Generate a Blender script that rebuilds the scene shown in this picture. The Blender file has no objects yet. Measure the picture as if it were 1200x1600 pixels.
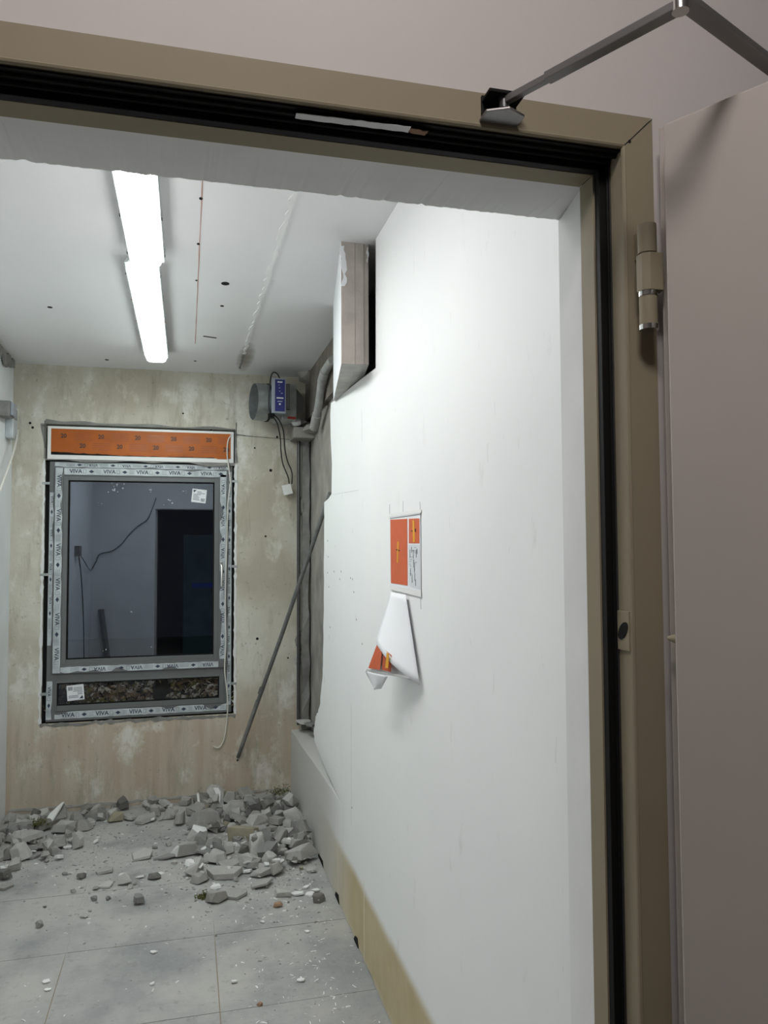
import bpy, bmesh, math, random
import numpy as np
from mathutils import Vector, Matrix, Euler, noise as mnoise

# ------------------------------------------------------------------ camera
H = 1.6; F = 1207.92; YAW, PITCH, ROLL = .249, .0493, -.0047
cf = np.array([math.sin(YAW)*math.cos(PITCH), math.cos(YAW)*math.cos(PITCH), math.sin(PITCH)])
cr = np.array([math.cos(YAW), -math.sin(YAW), 0.0]); cu = np.cross(cr, cf)
cr, cu = math.cos(ROLL)*cr+math.sin(ROLL)*cu, -math.sin(ROLL)*cr+math.cos(ROLL)*cu
scene = bpy.context.scene
C = scene.collection
cam = bpy.data.cameras.new('camera'); camo = bpy.data.objects.new('camera', cam); C.objects.link(camo)
cam.sensor_fit = 'VERTICAL'; cam.sensor_height = 36.0; cam.lens = F/1600*36
cam.clip_start = .02
M = Matrix(((cr[0], cu[0], -cf[0], 0), (cr[1], cu[1], -cf[1], 0), (cr[2], cu[2], -cf[2], H), (0, 0, 0, 1)))
camo.matrix_world = M
scene.camera = camo
# ------------------------------------------------------------------ world + exposure
w = bpy.data.worlds.new('night'); scene.world = w; w.use_nodes = True
w.node_tree.nodes['Background'].inputs[0].default_value = (.004, .005, .008, 1)
w.node_tree.nodes['Background'].inputs[1].default_value = 1.0
vs = scene.view_settings
vs.view_transform = 'Standard'; vs.look = 'None'; vs.gamma = 1.0; vs.use_curve_mapping = False
vs.exposure = 0.0
LAMP_NEAR, LAMP_FAR, LAMP_CORRIDOR = 25.5, 24.5, 38.0

# ------------------------------------------------------------------ pixel -> place on a known plane of the room
O = np.array([0, 0, H])
def ray(x, y): return cf + cr*(x-600)/F - cu*(y-800)/F
def onY(x, y, Y): d = ray(x, y); return Vector(O+d*Y/d[1])
def onX(x, y, X): d = ray(x, y); return Vector(O+d*X/d[0])
def onZ(x, y, Z): d = ray(x, y); return Vector(O+d*(Z-H)/d[2])

D, XL, XR, CZ = 5.17, -1.054, .68, 2.772
YF, YB = .838, 1.035           # door wall: corridor face, room face
NX = .80                       # back of the niche

# ------------------------------------------------------------------ mesh helpers
class MB:
    def __init__(s): s.v = []; s.f = []; s.m = []
    def add(s, vs_, fs, mi=0):
        n = len(s.v); s.v += [tuple(v) for v in vs_]; s.f += [tuple(i+n for i in f) for f in fs]; s.m += [mi]*len(fs); return s
    def box(s, x0, x1, y0, y1, z0, z1, mi=0):
        v = [(x0,y0,z0),(x1,y0,z0),(x1,y1,z0),(x0,y1,z0),(x0,y0,z1),(x1,y0,z1),(x1,y1,z1),(x0,y1,z1)]
        return s.add(v, [(0,3,2,1),(4,5,6,7),(0,1,5,4),(1,2,6,5),(2,3,7,6),(3,0,4,7)], mi)
    def hexa(s, v, mi=0):      # 8 points, bottom ring then top ring
        return s.add(v, [(0,3,2,1),(4,5,6,7),(0,1,5,4),(1,2,6,5),(2,3,7,6),(3,0,4,7)], mi)
    def prism(s, poly, ax, a, b, mi=0):
        """poly: 2-D outline, extruded along axis ax (0,1,2) from a to b"""
        n = len(poly); vs_ = []
        for t in (a, b):
            for p in poly:
                q = list(p); q.insert(ax, t); vs_.append(q)
        fs = [tuple(range(n)), tuple(range(2*n-1, n-1, -1))]
        fs += [(i, i+n, (i+1) % n+n, (i+1) % n) for i in range(n)]
        return s.add(vs_, fs, mi)
    def tube(s, pts, r, n=10, mi=0, caps=True):
        pts = [Vector(p) for p in pts]; rs = r if isinstance(r, (list, tuple)) else [r]*len(pts)
        vs_ = []; up = None
        for i, p in enumerate(pts):
            t = (pts[min(i+1, len(pts)-1)]-pts[max(i-1, 0)]).normalized()
            if up is None:
                up = t.orthogonal().normalized()
            up = (up-t*up.dot(t)).normalized(); sd = t.cross(up)
            for k in range(n):
                a = 2*math.pi*k/n; vs_.append(p+(up*math.cos(a)+sd*math.sin(a))*rs[i])
        fs = []
        for i in range(len(pts)-1):
            for k in range(n):
                fs.append((i*n+k, i*n+(k+1) % n, (i+1)*n+(k+1) % n, (i+1)*n+k))
        if caps:
            fs.append(tuple(range(n-1, -1, -1))); b = (len(pts)-1)*n; fs.append(tuple(range(b, b+n)))
        return s.add(vs_, fs, mi)
    def bar(s, a, b, wd, th, up=(0,0,1), mi=0, w2=None):
        a, b = Vector(a), Vector(b); t = (b-a).normalized(); u = Vector(up); u = (u-t*u.dot(t)).normalized(); sd = t.cross(u)
        w2 = w2 or wd; v = []
        for q, ww in ((a, wd), (b, w2)):
            v += [q-sd*ww/2-u*th/2, q+sd*ww/2-u*th/2, q+sd*ww/2+u*th/2, q-sd*ww/2+u*th/2]
        return s.hexa(v, mi)
    def build(s, name, mats, parent=None, smooth=False, bevel=0, recalc=True, seg=2):
        me = bpy.data.meshes.new(name); me.from_pydata(s.v, [], s.f)
        mats = mats if isinstance(mats, (list, tuple)) else [mats]
        for m in mats: me.materials.append(m)
        for p, mi in zip(me.polygons, s.m): p.material_index = mi
        if recalc:
            bm = bmesh.new(); bm.from_mesh(me); bmesh.ops.recalc_face_normals(bm, faces=bm.faces[:])
            if bevel:
                bmesh.ops.bevel(bm, geom=[e for e in bm.edges if len(e.link_faces) == 2 and e.calc_face_angle() > .6], offset=bevel, segments=seg, affect='EDGES', profile=.6)
            bm.to_mesh(me); bm.free()
        if smooth:
            for p in me.polygons: p.use_smooth = True
            try: me.set_sharp_from_angle(angle=math.radians(40))
            except Exception: pass
        o = bpy.data.objects.new(name, me); C.objects.link(o)
        if parent: o.parent = parent; o.matrix_parent_inverse = parent.matrix_basis.inverted()
        return o

def tag(o, label, cat, group=None):
    o['label'] = label; o['category'] = cat
    if group: o['group'] = group
    return o
def struct(o, label=None):
    o['kind'] = 'structure'
    if label: o['label'] = label
    return o
def thing(name, loc, label, cat, group=None):
    o = bpy.data.objects.new(name, None); o.empty_display_size = .05; C.objects.link(o); o.location = loc
    return tag(o, label, cat, group)
def plabel(o, label): o['label'] = label; return o
def smoothpath(pts, n=6):
    pts = [Vector(p) for p in pts]; out = []
    for i in range(len(pts)-1):
        p0 = pts[max(i-1,0)]; p1 = pts[i]; p2 = pts[i+1]; p3 = pts[min(i+2, len(pts)-1)]
        for k in range(n):
            t = k/n
            out.append(.5*((2*p1)+(p2-p0)*t+(2*p0-5*p1+4*p2-p3)*t*t+(3*p1-p0-3*p2+p3)*t**3))
    out.append(pts[-1]); return out

# ------------------------------------------------------------------ materials
def mat(name, col, rough=.7, metal=0.0, var=.0, vscale=4.0, bump=0.0, bscale=60.0, spec=.5, stretch=(1,1,1)):
    m = bpy.data.materials.new(name); m.use_nodes = True; nt = m.node_tree; b = nt.nodes['Principled BSDF']
    b.inputs['Base Color'].default_value = (*col, 1); b.inputs['Roughness'].default_value = rough
    b.inputs['Metallic'].default_value = metal; b.inputs['Specular IOR Level'].default_value = spec
    g = nt.nodes.new('ShaderNodeNewGeometry')
    if var:
        mp = nt.nodes.new('ShaderNodeMapping'); mp.inputs['Scale'].default_value = stretch
        nt.links.new(g.outputs['Position'], mp.inputs['Vector'])
        n = nt.nodes.new('ShaderNodeTexNoise'); n.inputs['Scale'].default_value = vscale; n.inputs['Detail'].default_value = 6
        nt.links.new(mp.outputs[0], n.inputs['Vector'])
        r = nt.nodes.new('ShaderNodeMapRange'); r.inputs[1].default_value = .3; r.inputs[2].default_value = .7
        r.inputs[3].default_value = 1-var; r.inputs[4].default_value = 1+var
        nt.links.new(n.outputs[0], r.inputs[0])
        mx = nt.nodes.new('ShaderNodeMix'); mx.data_type = 'RGBA'; mx.blend_type = 'MULTIPLY'; mx.inputs[0].default_value = 1
        mx.inputs[6].default_value = (*col, 1); nt.links.new(r.outputs[0], mx.inputs[7])
        nt.links.new(mx.outputs[2], b.inputs['Base Color'])
    if bump:
        n2 = nt.nodes.new('ShaderNodeTexNoise'); n2.inputs['Scale'].default_value = bscale; n2.inputs['Detail'].default_value = 4
        nt.links.new(g.outputs['Position'], n2.inputs['Vector'])
        bp = nt.nodes.new('ShaderNodeBump'); bp.inputs['Strength'].default_value = bump; bp.inputs['Distance'].default_value = .004
        nt.links.new(n2.outputs[0], bp.inputs['Height']); nt.links.new(bp.outputs[0], b.inputs['Normal'])
    return m

class NT:                       # small node-building shorthand
    def __init__(s, m): s.nt = m.node_tree; s.L = s.nt.links; s.b = s.nt.nodes['Principled BSDF']
    def pos(s, sc=(1,1,1)):
        g = s.nt.nodes.new('ShaderNodeNewGeometry'); mp = s.nt.nodes.new('ShaderNodeMapping'); mp.inputs['Scale'].default_value = sc
        s.L.new(g.outputs['Position'], mp.inputs['Vector']); return mp.outputs[0]
    def xyz(s):
        g = s.nt.nodes.new('ShaderNodeNewGeometry'); x = s.nt.nodes.new('ShaderNodeSeparateXYZ'); s.L.new(g.outputs['Position'], x.inputs[0]); return x.outputs
    def noise(s, v, sc, det=5, rough=.55):
        n = s.nt.nodes.new('ShaderNodeTexNoise'); n.inputs['Scale'].default_value = sc; n.inputs['Detail'].default_value = det; n.inputs['Roughness'].default_value = rough
        s.L.new(v, n.inputs['Vector']); return n.outputs[0]
    def rng(s, v, a, b, c=0., d=1., smooth=False):
        r = s.nt.nodes.new('ShaderNodeMapRange'); r.clamp = True
        if smooth: r.interpolation_type = 'SMOOTHSTEP'
        for i, q in enumerate((a, b, c, d)): r.inputs[i+1].default_value = q
        s.L.new(v, r.inputs[0]); return r.outputs[0]
    def math(s, op, a, b=None):
        n = s.nt.nodes.new('ShaderNodeMath'); n.operation = op
        for i, q in enumerate((a, b)):
            if q is None: continue
            if isinstance(q, (int, float)): n.inputs[i].default_value = q
            else: s.L.new(q, n.inputs[i])
        return n.outputs[0]
    def mix(s, f, a, b, mode='MIX'):
        n = s.nt.nodes.new('ShaderNodeMix'); n.data_type = 'RGBA'; n.blend_type = mode
        for i, q in ((0, f), (6, a), (7, b)):
            if isinstance(q, (int, float)): n.inputs[i].default_value = q
            elif isinstance(q, tuple): n.inputs[i].default_value = (*q, 1)
            else: s.L.new(q, n.inputs[i])
        return n.outputs[2]
    def color(s, c): s.L.new(c, s.b.inputs['Base Color'])
    def bump(s, h, st=.3, dist=.004):
        b = s.nt.nodes.new('ShaderNodeBump'); b.inputs['Strength'].default_value = st; b.inputs['Distance'].default_value = dist
        s.L.new(h, b.inputs['Height']); s.L.new(b.outputs[0], s.b.inputs['Normal'])

def mat_farwall():
    m = mat('stained_plaster', (.5,.47,.4), .9, spec=.2); n = NT(m)
    p = n.pos(); x, y, z = n.xyz()
    a = n.noise(p, 1.8, 6, .6); c = n.mix(n.rng(a, .35, .68), (.47,.43,.345), (.70,.675,.60))
    st = n.noise(n.pos((14,14,.9)), 1.0, 4, .6)          # vertical streaks, stronger below the window
    low = n.rng(z, .75, .45)
    c = n.mix(n.math('MULTIPLY', n.rng(st, .38, .62), n.math('MULTIPLY', low, .9)), c, (.42,.325,.235))
    c = n.mix(n.math('MULTIPLY', low, .55), c, (.55,.455,.355))
    w1 = n.noise(n.pos((1.6,1.6,1)), 3.3, 8, .7); c = n.mix(n.math('MULTIPLY', n.rng(w1, .53, .66), .7), c, (.80,.79,.74))
    w2 = n.noise(n.pos((5,5,1)), 2.1, 8, .7); c = n.mix(n.math('MULTIPLY', n.rng(w2, .52, .66), .65), c, (.36,.325,.255))
    topb = n.math('MULTIPLY', n.rng(z, 2.62, 2.70), n.rng(n.noise(p, 5, 4), .3, .6)); c = n.mix(n.math('MULTIPLY', topb, .5), c, (.46,.42,.33))
    fl = n.noise(p, 38, 3); c = n.mix(n.math('MULTIPLY', n.rng(fl, .66, .72), .5), c, (.25,.24,.21))
    n.color(c); n.bump(n.noise(p, 24, 6), .35, .006); return m

def mat_rightwall():
    m = mat('white_board', (.8,.81,.8), .55, spec=.25); n = NT(m)
    p = n.pos(); x, y, z = n.xyz()
    a = n.noise(p, 1.5, 5); c = n.mix(n.rng(a, .3, .7), (.82,.83,.825), (.87,.875,.865))
    sc = n.noise(n.pos((3,3,1.2)), 4.5, 8, .72); c = n.mix(n.math('MULTIPLY', n.rng(sc, .62, .72), .45), c, (.60,.59,.56))
    # ochre band along the floor with a soft irregular top, fading out towards the far corner
    top = n.math('ADD', n.math('MULTIPLY', n.math('SUBTRACT', n.noise(n.pos((1,1,.3)), 2.2, 4), .5), .05), .272)
    edge = n.rng(n.math('SUBTRACT', top, z), -.03, .03, 0, 1, True)
    band = n.math('MULTIPLY', edge, n.rng(y, 4.3, 3.2, .0, 1))
    oc = n.mix(n.rng(n.noise(p, 7, 5), .3, .7), (.46,.37,.19), (.57,.47,.28))
    c = n.mix(n.math('MULTIPLY', band, .95), c, oc)
    # grey tint low in the far part, mostly shading painted into the colour
    g = n.math('MULTIPLY', n.rng(y, 3.3, 3.9, 0, 1, True), n.rng(z, .62, .40, 0, 1, True)); c = n.mix(n.math('MULTIPLY', g, .62), c, (.44,.425,.38))
    pale = n.math('MULTIPLY', n.rng(n.math('ABSOLUTE', n.math('SUBTRACT', y, 3.02)), .012, .004), n.rng(z, .33, .30))
    pale2 = n.math('MULTIPLY', n.rng(n.math('ABSOLUTE', n.math('SUBTRACT', y, 3.55)), .006, .002), n.rng(z, .42, .40))
    c = n.mix(n.math('MULTIPLY', n.math('MAXIMUM', pale, pale2), .6), c, (.75,.71,.60))
    foot = n.math('MULTIPLY', n.rng(z, .035, .0), n.rng(n.noise(p, 12, 4), .35, .6)); c = n.mix(n.math('MULTIPLY', foot, .7), c, (.66,.62,.54))
    tick = n.noise(n.pos((40,40,9)), 1.0, 2); c = n.mix(n.math('MULTIPLY', n.rng(tick, .735, .76), n.rng(y, 2.3, 3.2, 0.15, .8)), c, (.35,.35,.34))
    n.color(c); n.bump(n.noise(p, 9, 5), .12, .004); return m

def mat_floor():
    m = mat('slate_tile', (.25,.26,.26), .62, spec=.35); n = NT(m)
    p = n.pos(); x, y, z = n.xyz()
    a = n.noise(p, 2.6, 6, .6); c = n.mix(n.rng(a, .38, .62), (.255,.265,.268), (.425,.415,.39))
    d = n.noise(p, 3.1, 6, .65); dust = n.math('MULTIPLY', n.rng(y, 3.2, 4.1, .28, .95), n.rng(d, .38, .58)); c = n.mix(dust, c, (.47,.46,.435))
    f = n.noise(p, 55, 4, .7); c = n.mix(n.math('MULTIPLY', n.rng(f, .58, .7), .5), c, (.47,.46,.44))
    f2 = n.noise(p, 24, 4, .7); c = n.mix(n.math('MULTIPLY', n.rng(f2, .57, .70), .45), c, (.20,.185,.16))
    n.color(c); n.bump(n.noise(p, 70, 4), .25, .003); return m

def mat_ceiling():
    m = mat('ceiling_board', (.75,.75,.74), .8, spec=.2); n = NT(m)
    p = n.pos(); x, y, z = n.xyz()
    c = n.mix(n.rng(n.noise(p, .9, 4), .3, .7), (.82,.82,.82), (.87,.87,.87))
    dx = n.math('DIVIDE', n.math('SUBTRACT', x, .335), .055); dy = n.math('DIVIDE', n.math('SUBTRACT', y, 4.72), .38)
    r2 = n.math('ADD', n.math('MULTIPLY', dx, dx), n.math('MULTIPLY', dy, dy)); sm = n.rng(n.math('ADD', r2, n.math('MULTIPLY', n.noise(p, 14, 4), .6)), 1.3, .3, 0, .85)
    c = n.mix(sm, c, (.30,.26,.21))
    n.color(c); n.bump(n.noise(p, 6, 4), .1, .003); return m

def mat_rubble(name, c0, c1):
    m = mat(name, c0, .95, spec=.15); n = NT(m)
    oi = n.nt.nodes.new('ShaderNodeObjectInfo'); p = n.pos()
    t = n.math('ADD', n.math('MULTIPLY', oi.outputs['Random'], .55), n.math('MULTIPLY', n.noise(p, 22, 6, .65), .6))
    c = n.mix(n.rng(t, .25, .9), c0, c1); n.color(c); n.bump(n.noise(p, 60, 5), .5, .006); return m

def mat_glass(ior=2.55, tc=(.80,.84,.84)):
    m = bpy.data.materials.new('glazing'); m.use_nodes = True; nt = m.node_tree; nt.nodes.clear()
    o = nt.nodes.new('ShaderNodeOutputMaterial'); mx = nt.nodes.new('ShaderNodeMixShader'); t = nt.nodes.new('ShaderNodeBsdfTransparent'); g = nt.nodes.new('ShaderNodeBsdfGlossy')
    t.inputs[0].default_value = (*tc,1); g.inputs['Color'].default_value = (.74,.84,1,1); g.inputs['Roughness'].default_value = .012
    lw = nt.nodes.new('ShaderNodeFresnel'); lw.inputs[0].default_value = ior
    nt.links.new(lw.outputs[0], mx.inputs[0]); nt.links.new(t.outputs[0], mx.inputs[1]); nt.links.new(g.outputs[0], mx.inputs[2]); nt.links.new(mx.outputs[0], o.inputs[0]); return m

def emis(name, col, st):
    m = bpy.data.materials.new(name); m.use_nodes = True; b = m.node_tree.nodes['Principled BSDF']
    b.inputs['Base Color'].default_value = (.8,.8,.8,1); b.inputs['Emission Color'].default_value = (*col,1); b.inputs['Emission Strength'].default_value = st; b.inputs['Roughness'].default_value = .3
    return m

m_far = mat_farwall(); m_right = mat_rightwall(); m_floor = mat_floor(); m_ceil = mat_ceiling(); m_glass = mat_glass(); m_glass2 = mat_glass(1.6, (.95,.96,.95))
m_paint = mat('corridor_paint', (.60,.565,.545), .8, var=.03, vscale=2, bump=.12, bscale=40, spec=.2)
m_plaster = mat('white_plaster', (.76,.76,.75), .85, var=.05, vscale=6, bump=.25, bscale=30, spec=.2)
m_left = mat('pale_plaster', (.80,.82,.83), .85, var=.06, vscale=3, bump=.2, bscale=20, spec=.2)
m_old = mat('old_grey_masonry', (.33,.315,.285), .95, var=.25, vscale=6, bump=.7, bscale=25, spec=.1)
m_grout = mat('joint_filler', (.30,.245,.16), .95); _n = NT(m_grout)
_n.color(_n.mix(_n.rng(_n.math('ADD', _n.xyz()[1], _n.math('MULTIPLY', _n.noise(_n.pos(), 3, 3), .5)), 3.55, 3.8), (.27,.225,.155), (.43,.42,.395)))
m_cfloor = mat('corridor_floor_grey', (.22,.21,.2), .6, var=.1, vscale=3)
m_frame = mat('beige_steel', (.29,.25,.175), .6, var=.05, vscale=3, spec=.2)
m_leaf = mat('taupe_steel', (.47,.425,.39), .42, var=.04, vscale=2, spec=.5)
m_black = mat('black_rubber', (.006,.006,.006), .65, spec=.2)
m_dark = mat('dark_steel', (.10,.10,.10), .42, .7, var=.1, vscale=10)
m_arm = mat('grey_steel_arm', (.24,.23,.225), .4, .6, var=.08, vscale=8)
m_chrome = mat('chrome', (.75,.74,.72), .18, 1.0)
m_win = mat('anthracite_frame', (.135,.145,.145), .45, var=.05, vscale=6)
m_film = mat('protective_film', (.50,.54,.56), .3, var=.22, vscale=16)
m_ink = mat('navy_print', (.03,.04,.075), .5)
m_inkl = mat('grey_print', (.20,.23,.25), .5)
m_white = mat('white_plastic', (.80,.80,.78), .4)
m_orange = mat('orange_film', (.42,.105,.012), .45, var=.14, vscale=9, spec=.3)
m_orangd = mat('orange_film_print', (.33,.075,.012), .35)
m_brownink = mat('brown_print', (.09,.03,.012), .5)
m_mortar = mat('grey_mortar', (.24,.235,.22), .95, var=.2, vscale=15, bump=.6, bscale=50)
m_pencil = mat('graphite', (.09,.09,.085), .7)
m_redline = mat('red_chalk', (.55,.33,.28), .9)
m_putty = mat('white_putty', (.86,.86,.85), .8, bump=.4, bscale=80)
m_hole = mat('dark_hole', (.02,.02,.02), .95, spec=.1)
m_galv = mat('galvanised_steel', (.40,.43,.43), .38, .75, var=.15, vscale=25)
m_blue = mat('blue_plastic', (.02,.025,.16), .4)
m_greyp = mat('grey_plastic', (.30,.33,.38), .45)
m_cable = mat('black_cable', (.015,.015,.015), .5)
m_wcable = mat('white_cable', (.68,.66,.60), .5)
m_pipe = mat('grey_pipe_cover', (.33,.33,.315), .6, var=.15, vscale=20, bump=.3, bscale=60)
m_pole = mat('grey_conduit', (.17,.175,.17), .45, .3, var=.2, vscale=30)
m_paper = mat('white_paper', (.80,.81,.83), .6)
m_orpap = mat('orange_red_print', (.62,.125,.045), .5, var=.05, vscale=20)
m_yel = mat('yellow_print', (.75,.36,.02), .5)
m_drawing = mat('drawing_ink', (.22,.23,.24), .6)
m_gyps = mat('board_cut_edge', (.43,.385,.345), .9, var=.12, vscale=15, bump=.4, bscale=40)
m_gypsdk = mat('board_underside', (.42,.41,.38), .9, var=.15, vscale=15, bump=.4, bscale=40)
m_rub = mat_rubble('rubble_grey', (.20,.198,.19), (.40,.385,.355))
m_rubl = mat_rubble('rubble_light', (.36,.35,.33), (.52,.51,.48))
m_rubw = mat_rubble('rubble_white', (.68,.68,.66), (.82,.82,.80))
m_rubb = mat_rubble('rubble_brown', (.24,.215,.15), (.34,.31,.23))
m_rubd = mat_rubble('rubble_dark', (.14,.135,.125), (.23,.22,.20))
m_rubr = mat_rubble('rubble_red', (.30,.18,.12), (.38,.25,.17))
m_moss = mat('dry_moss', (.10,.10,.03), .95, var=.4, vscale=40)
m_lamph = mat('lamp_housing', (.62,.64,.64), .5)
m_near = emis('tube_light_near', (1,1,1), LAMP_NEAR*1.32); m_nears = emis('tube_light_near_side', (1,1,1), LAMP_NEAR*.31)
m_farl = emis('tube_light_far', (.90,1,.975), LAMP_FAR*1.3); m_farls = emis('tube_light_far_side', (.90,1,.975), LAMP_FAR*.31)
m_clear = mat('lamp_rim', (.74,.80,.80), .25)
m_corr = emis('corridor_light', (1,.945,.925), LAMP_CORRIDOR)
m_soil = mat('wet_soil', (.035,.028,.02), .95, var=.4, vscale=20, bump=.6)
m_lf = [mat('leaf_dark', (.13,.095,.06), .7), mat('leaf_tan', (.42,.31,.18), .5), mat('leaf_pale', (.80,.77,.68), .45), mat('leaf_olive', (.25,.22,.06), .6), mat('leaf_brown', (.26,.17,.10), .6)]

# ================================================================== THE SETTING
# ---- floor: joint bed and 0.58 m tiles
fl = struct(MB().box(XL-.2, 1.0, YF, 5.45, -.10, -.0022).build('floor', m_grout), 'dusty grey tiled floor')
xs = [-1.64, -1.037, -.457, .122, .70, 1.0]; ys = [.84, 1.145, 1.705, 2.265, 2.825, 3.385, 3.945, 4.505, 5.065, 5.30]
rnd = random.Random(4)
for i in range(len(xs)-1):
    for j in range(len(ys)-1):
        x0, x1, y0, y1 = max(xs[i], XL-.12)+.002, xs[i+1]-.002, ys[j]+.0016, ys[j+1]-.0016
        if x1-x0 < .01: continue
        dz = rnd.uniform(-.0012, .0)
        MB().box(x0, x1, y0, y1, -.012, dz).build('tile', m_floor, fl)
struct(MB().box(-1.6, 1.9, -4.2, YF, -.1, -.001).build('floor_corridor', m_cfloor), 'dark grey corridor floor')

# ---- ceiling
ce = struct(MB().box(XL-.1, NX+.1, YB-.05, D+.1, CZ, CZ+.1).build('ceiling', m_ceil), 'white board ceiling of the room')
struct(MB().box(-1.6, 1.9, -4.2, YF+.05, 2.85, 2.95).build('ceiling_corridor', m_paint), 'corridor ceiling')
def ragged_strip(a, b, wd, n, seed, th=.002, nrm=(0,0,-1), jit=.5):
    """thin strip from a to b, width wd, ragged edges, thickness th along nrm"""
    a, b, nrm = Vector(a), Vector(b), Vector(nrm); t = (b-a).normalized(); sd = t.cross(nrm).normalized(); r = random.Random(seed); mb = MB(); top = []; bot = []
    for i in range(n+1):
        p = a.lerp(b, i/n); w0 = wd*(.5+jit*(r.random()-.5)); w1 = wd*(.5+jit*(r.random()-.5))
        for q in (p-sd*w0, p+sd*w1):
            bot.append(q); top.append(q+nrm*th)
    m = len(bot); fs = []
    for i in range(n):
        k = 2*i; fs += [(k, k+1, k+3, k+2), (m+k, m+k+2, m+k+3, m+k+1), (k, k+2, m+k+2, m+k), (k+1, m+k+1, m+k+3, k+3)]
    fs += [(0, m, m+1, 1), (m-2, m-1, 2*m-1, 2*m-2)]
    return mb.add(bot+top, fs)
plabel(ragged_strip((.333, 2.2, CZ), (.318, 4.62, CZ), .016, 60, 3, .003, jit=.9).build('joint_filler', m_putty, ce), 'ragged white putty along a ceiling board joint')
plabel(ragged_strip((.318, 4.62, CZ), (.318, 5.0, CZ), .012, 10, 5, .002).build('open_joint', m_mortar, ce), 'bare dark end of the ceiling joint')
plabel(ragged_strip((.038, 2.2, CZ), (.034, 4.45, CZ), .0035, 20, 4, .0008).build('chalk_line', m_redline, ce), 'thin red chalk line')
def disc(c, n, r0, r1, th, k=12):
    c, n = Vector(c), Vector(n); u = n.orthogonal().normalized()
    if abs(n.z) > .9: u = Vector((1,0,0))
    v = n.cross(u); P = []
    for s in (0, th):
        P += [c+n*s+u*math.cos(2*math.pi*i/k)*r0+v*math.sin(2*math.pi*i/k)*r1 for i in range(k)]
    return MB().add(P, [tuple(range(k)), tuple(range(2*k-1, k-1, -1))]+[(i, (i+1) % k, (i+1) % k+k, i+k) for i in range(k)])
for (px, py, a, b) in ((352,443,.018,.022), (347,478,.009,.011), (78,480,.012,.014), (167,562,.012,.014), (305,564,.009,.01), (314,310,.006,.01), (310,381,.006,.01), (307,438,.005,.008)):
    q = onZ(px, py, CZ); disc(q+Vector((0,0,.002)), (0,0,-1), a, b, .0032).build('ceiling_hole', m_hole, ce)
q0, q1 = onZ(318,525,CZ), onZ(338,528,CZ); MB().bar(q0-Vector((0,0,.0005)), q1-Vector((0,0,.0005)), .012, .003).build('ceiling_crack', m_hole, ce)
# loose plaster torn from the ceiling's left edge
ragged_strip((XL+.01, 4.2, CZ-.02), (XL+.01, 5.1, CZ-.035), .07, 22, 9, .012, (1,0,0), .9).build('broken_cornice', m_mortar, ce)

# ---- far wall with its window opening
WX0, WX1, WZ0, WZ1 = -.864, .300, .540, 2.400
mb = MB().box(XL-.2, WX0, D, D+.26, 0, CZ+.05).box(WX1, NX+.25, D, D+.26, 0, CZ+.05).box(WX0, WX1, D, D+.26, 0, WZ0).box(WX0, WX1, D, D+.26, WZ1, CZ+.05)
wf = struct(mb.build('wall_far', m_far), 'stained beige plaster wall around the window')
def wline(x0, y0, x1, y1, wd=.005):
    a, b = onY(x0,y0,D), onY(x1,y1,D); MB().bar(a+Vector((0,-.0035,0)), b+Vector((0,-.0035,0)), .0016, wd, up=(0,0,1) if abs(x1-x0) > abs(y1-y0) else (1,0,0)).build('pencil_mark', m_pencil, wf)
wline(66,665,85,667); wline(70.5,657,70.5,700); wline(352,677,384,681); wline(369,661,369,700); wline(384,681,455,687,.003); wline(85,666,176,668,.003)
for (px, py, r) in ((47,661,.008), (51,668,.008), (423,735,.010), (433,683,.008), (415,838,.007), (402,998,.009), (450,1028,.006), (371,1188,.006), (398,700,.006), (330,672,.006), (100,690,.004), (286,646,.006)):
    disc(onY(px, py, D)+Vector((0,.002,0)), (0,-1,0), r, r, .0032).build('wall_hole', m_hole, wf)
# grey mortar edge around the shutter box and below the window
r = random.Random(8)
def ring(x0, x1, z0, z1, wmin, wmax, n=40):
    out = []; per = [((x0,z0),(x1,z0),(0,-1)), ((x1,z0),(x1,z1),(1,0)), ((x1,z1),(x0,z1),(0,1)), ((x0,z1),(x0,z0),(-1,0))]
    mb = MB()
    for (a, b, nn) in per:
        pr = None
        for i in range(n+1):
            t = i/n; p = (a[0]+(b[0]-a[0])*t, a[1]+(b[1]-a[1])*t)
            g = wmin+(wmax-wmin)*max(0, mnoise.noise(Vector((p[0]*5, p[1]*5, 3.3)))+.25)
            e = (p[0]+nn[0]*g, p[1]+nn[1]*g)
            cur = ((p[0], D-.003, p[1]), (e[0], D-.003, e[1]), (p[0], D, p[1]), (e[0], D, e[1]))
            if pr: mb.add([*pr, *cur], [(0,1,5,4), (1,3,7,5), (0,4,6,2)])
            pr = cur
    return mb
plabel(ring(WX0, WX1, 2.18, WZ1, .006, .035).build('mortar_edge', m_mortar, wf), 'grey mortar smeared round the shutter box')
ragged_strip((WX0-.005, D, .536), (WX1+.01, D, .533), .02, 40, 12, .002, (0,-1,0), .9).build('mortar_edge', m_mortar, wf)
ragged_strip((WX0-.006, D, .54), (WX0-.006, D, 2.17), .014, 60, 13, .002, (0,-1,0), .8).build('mortar_edge', m_plaster, wf)
ragged_strip((WX1+.006, D, .54), (WX1+.006, D, 2.17), .014, 60, 14, .002, (0,-1,0), .8).build('mortar_edge', m_plaster, wf)
# thin ragged line at the foot of the wall
ragged_strip((XL+.02, D, .035), (.66, D, .035), .014, 50, 15, .004, (0,-1,0), .7).build('wall_foot', m_gypsdk, wf)

# ---- left wall
wl = struct(MB().box(XL-.15, XL, YB-.02, D, -.02, CZ+.05).build('wall_left', m_left), 'pale plastered wall at the left of the room')

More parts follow.
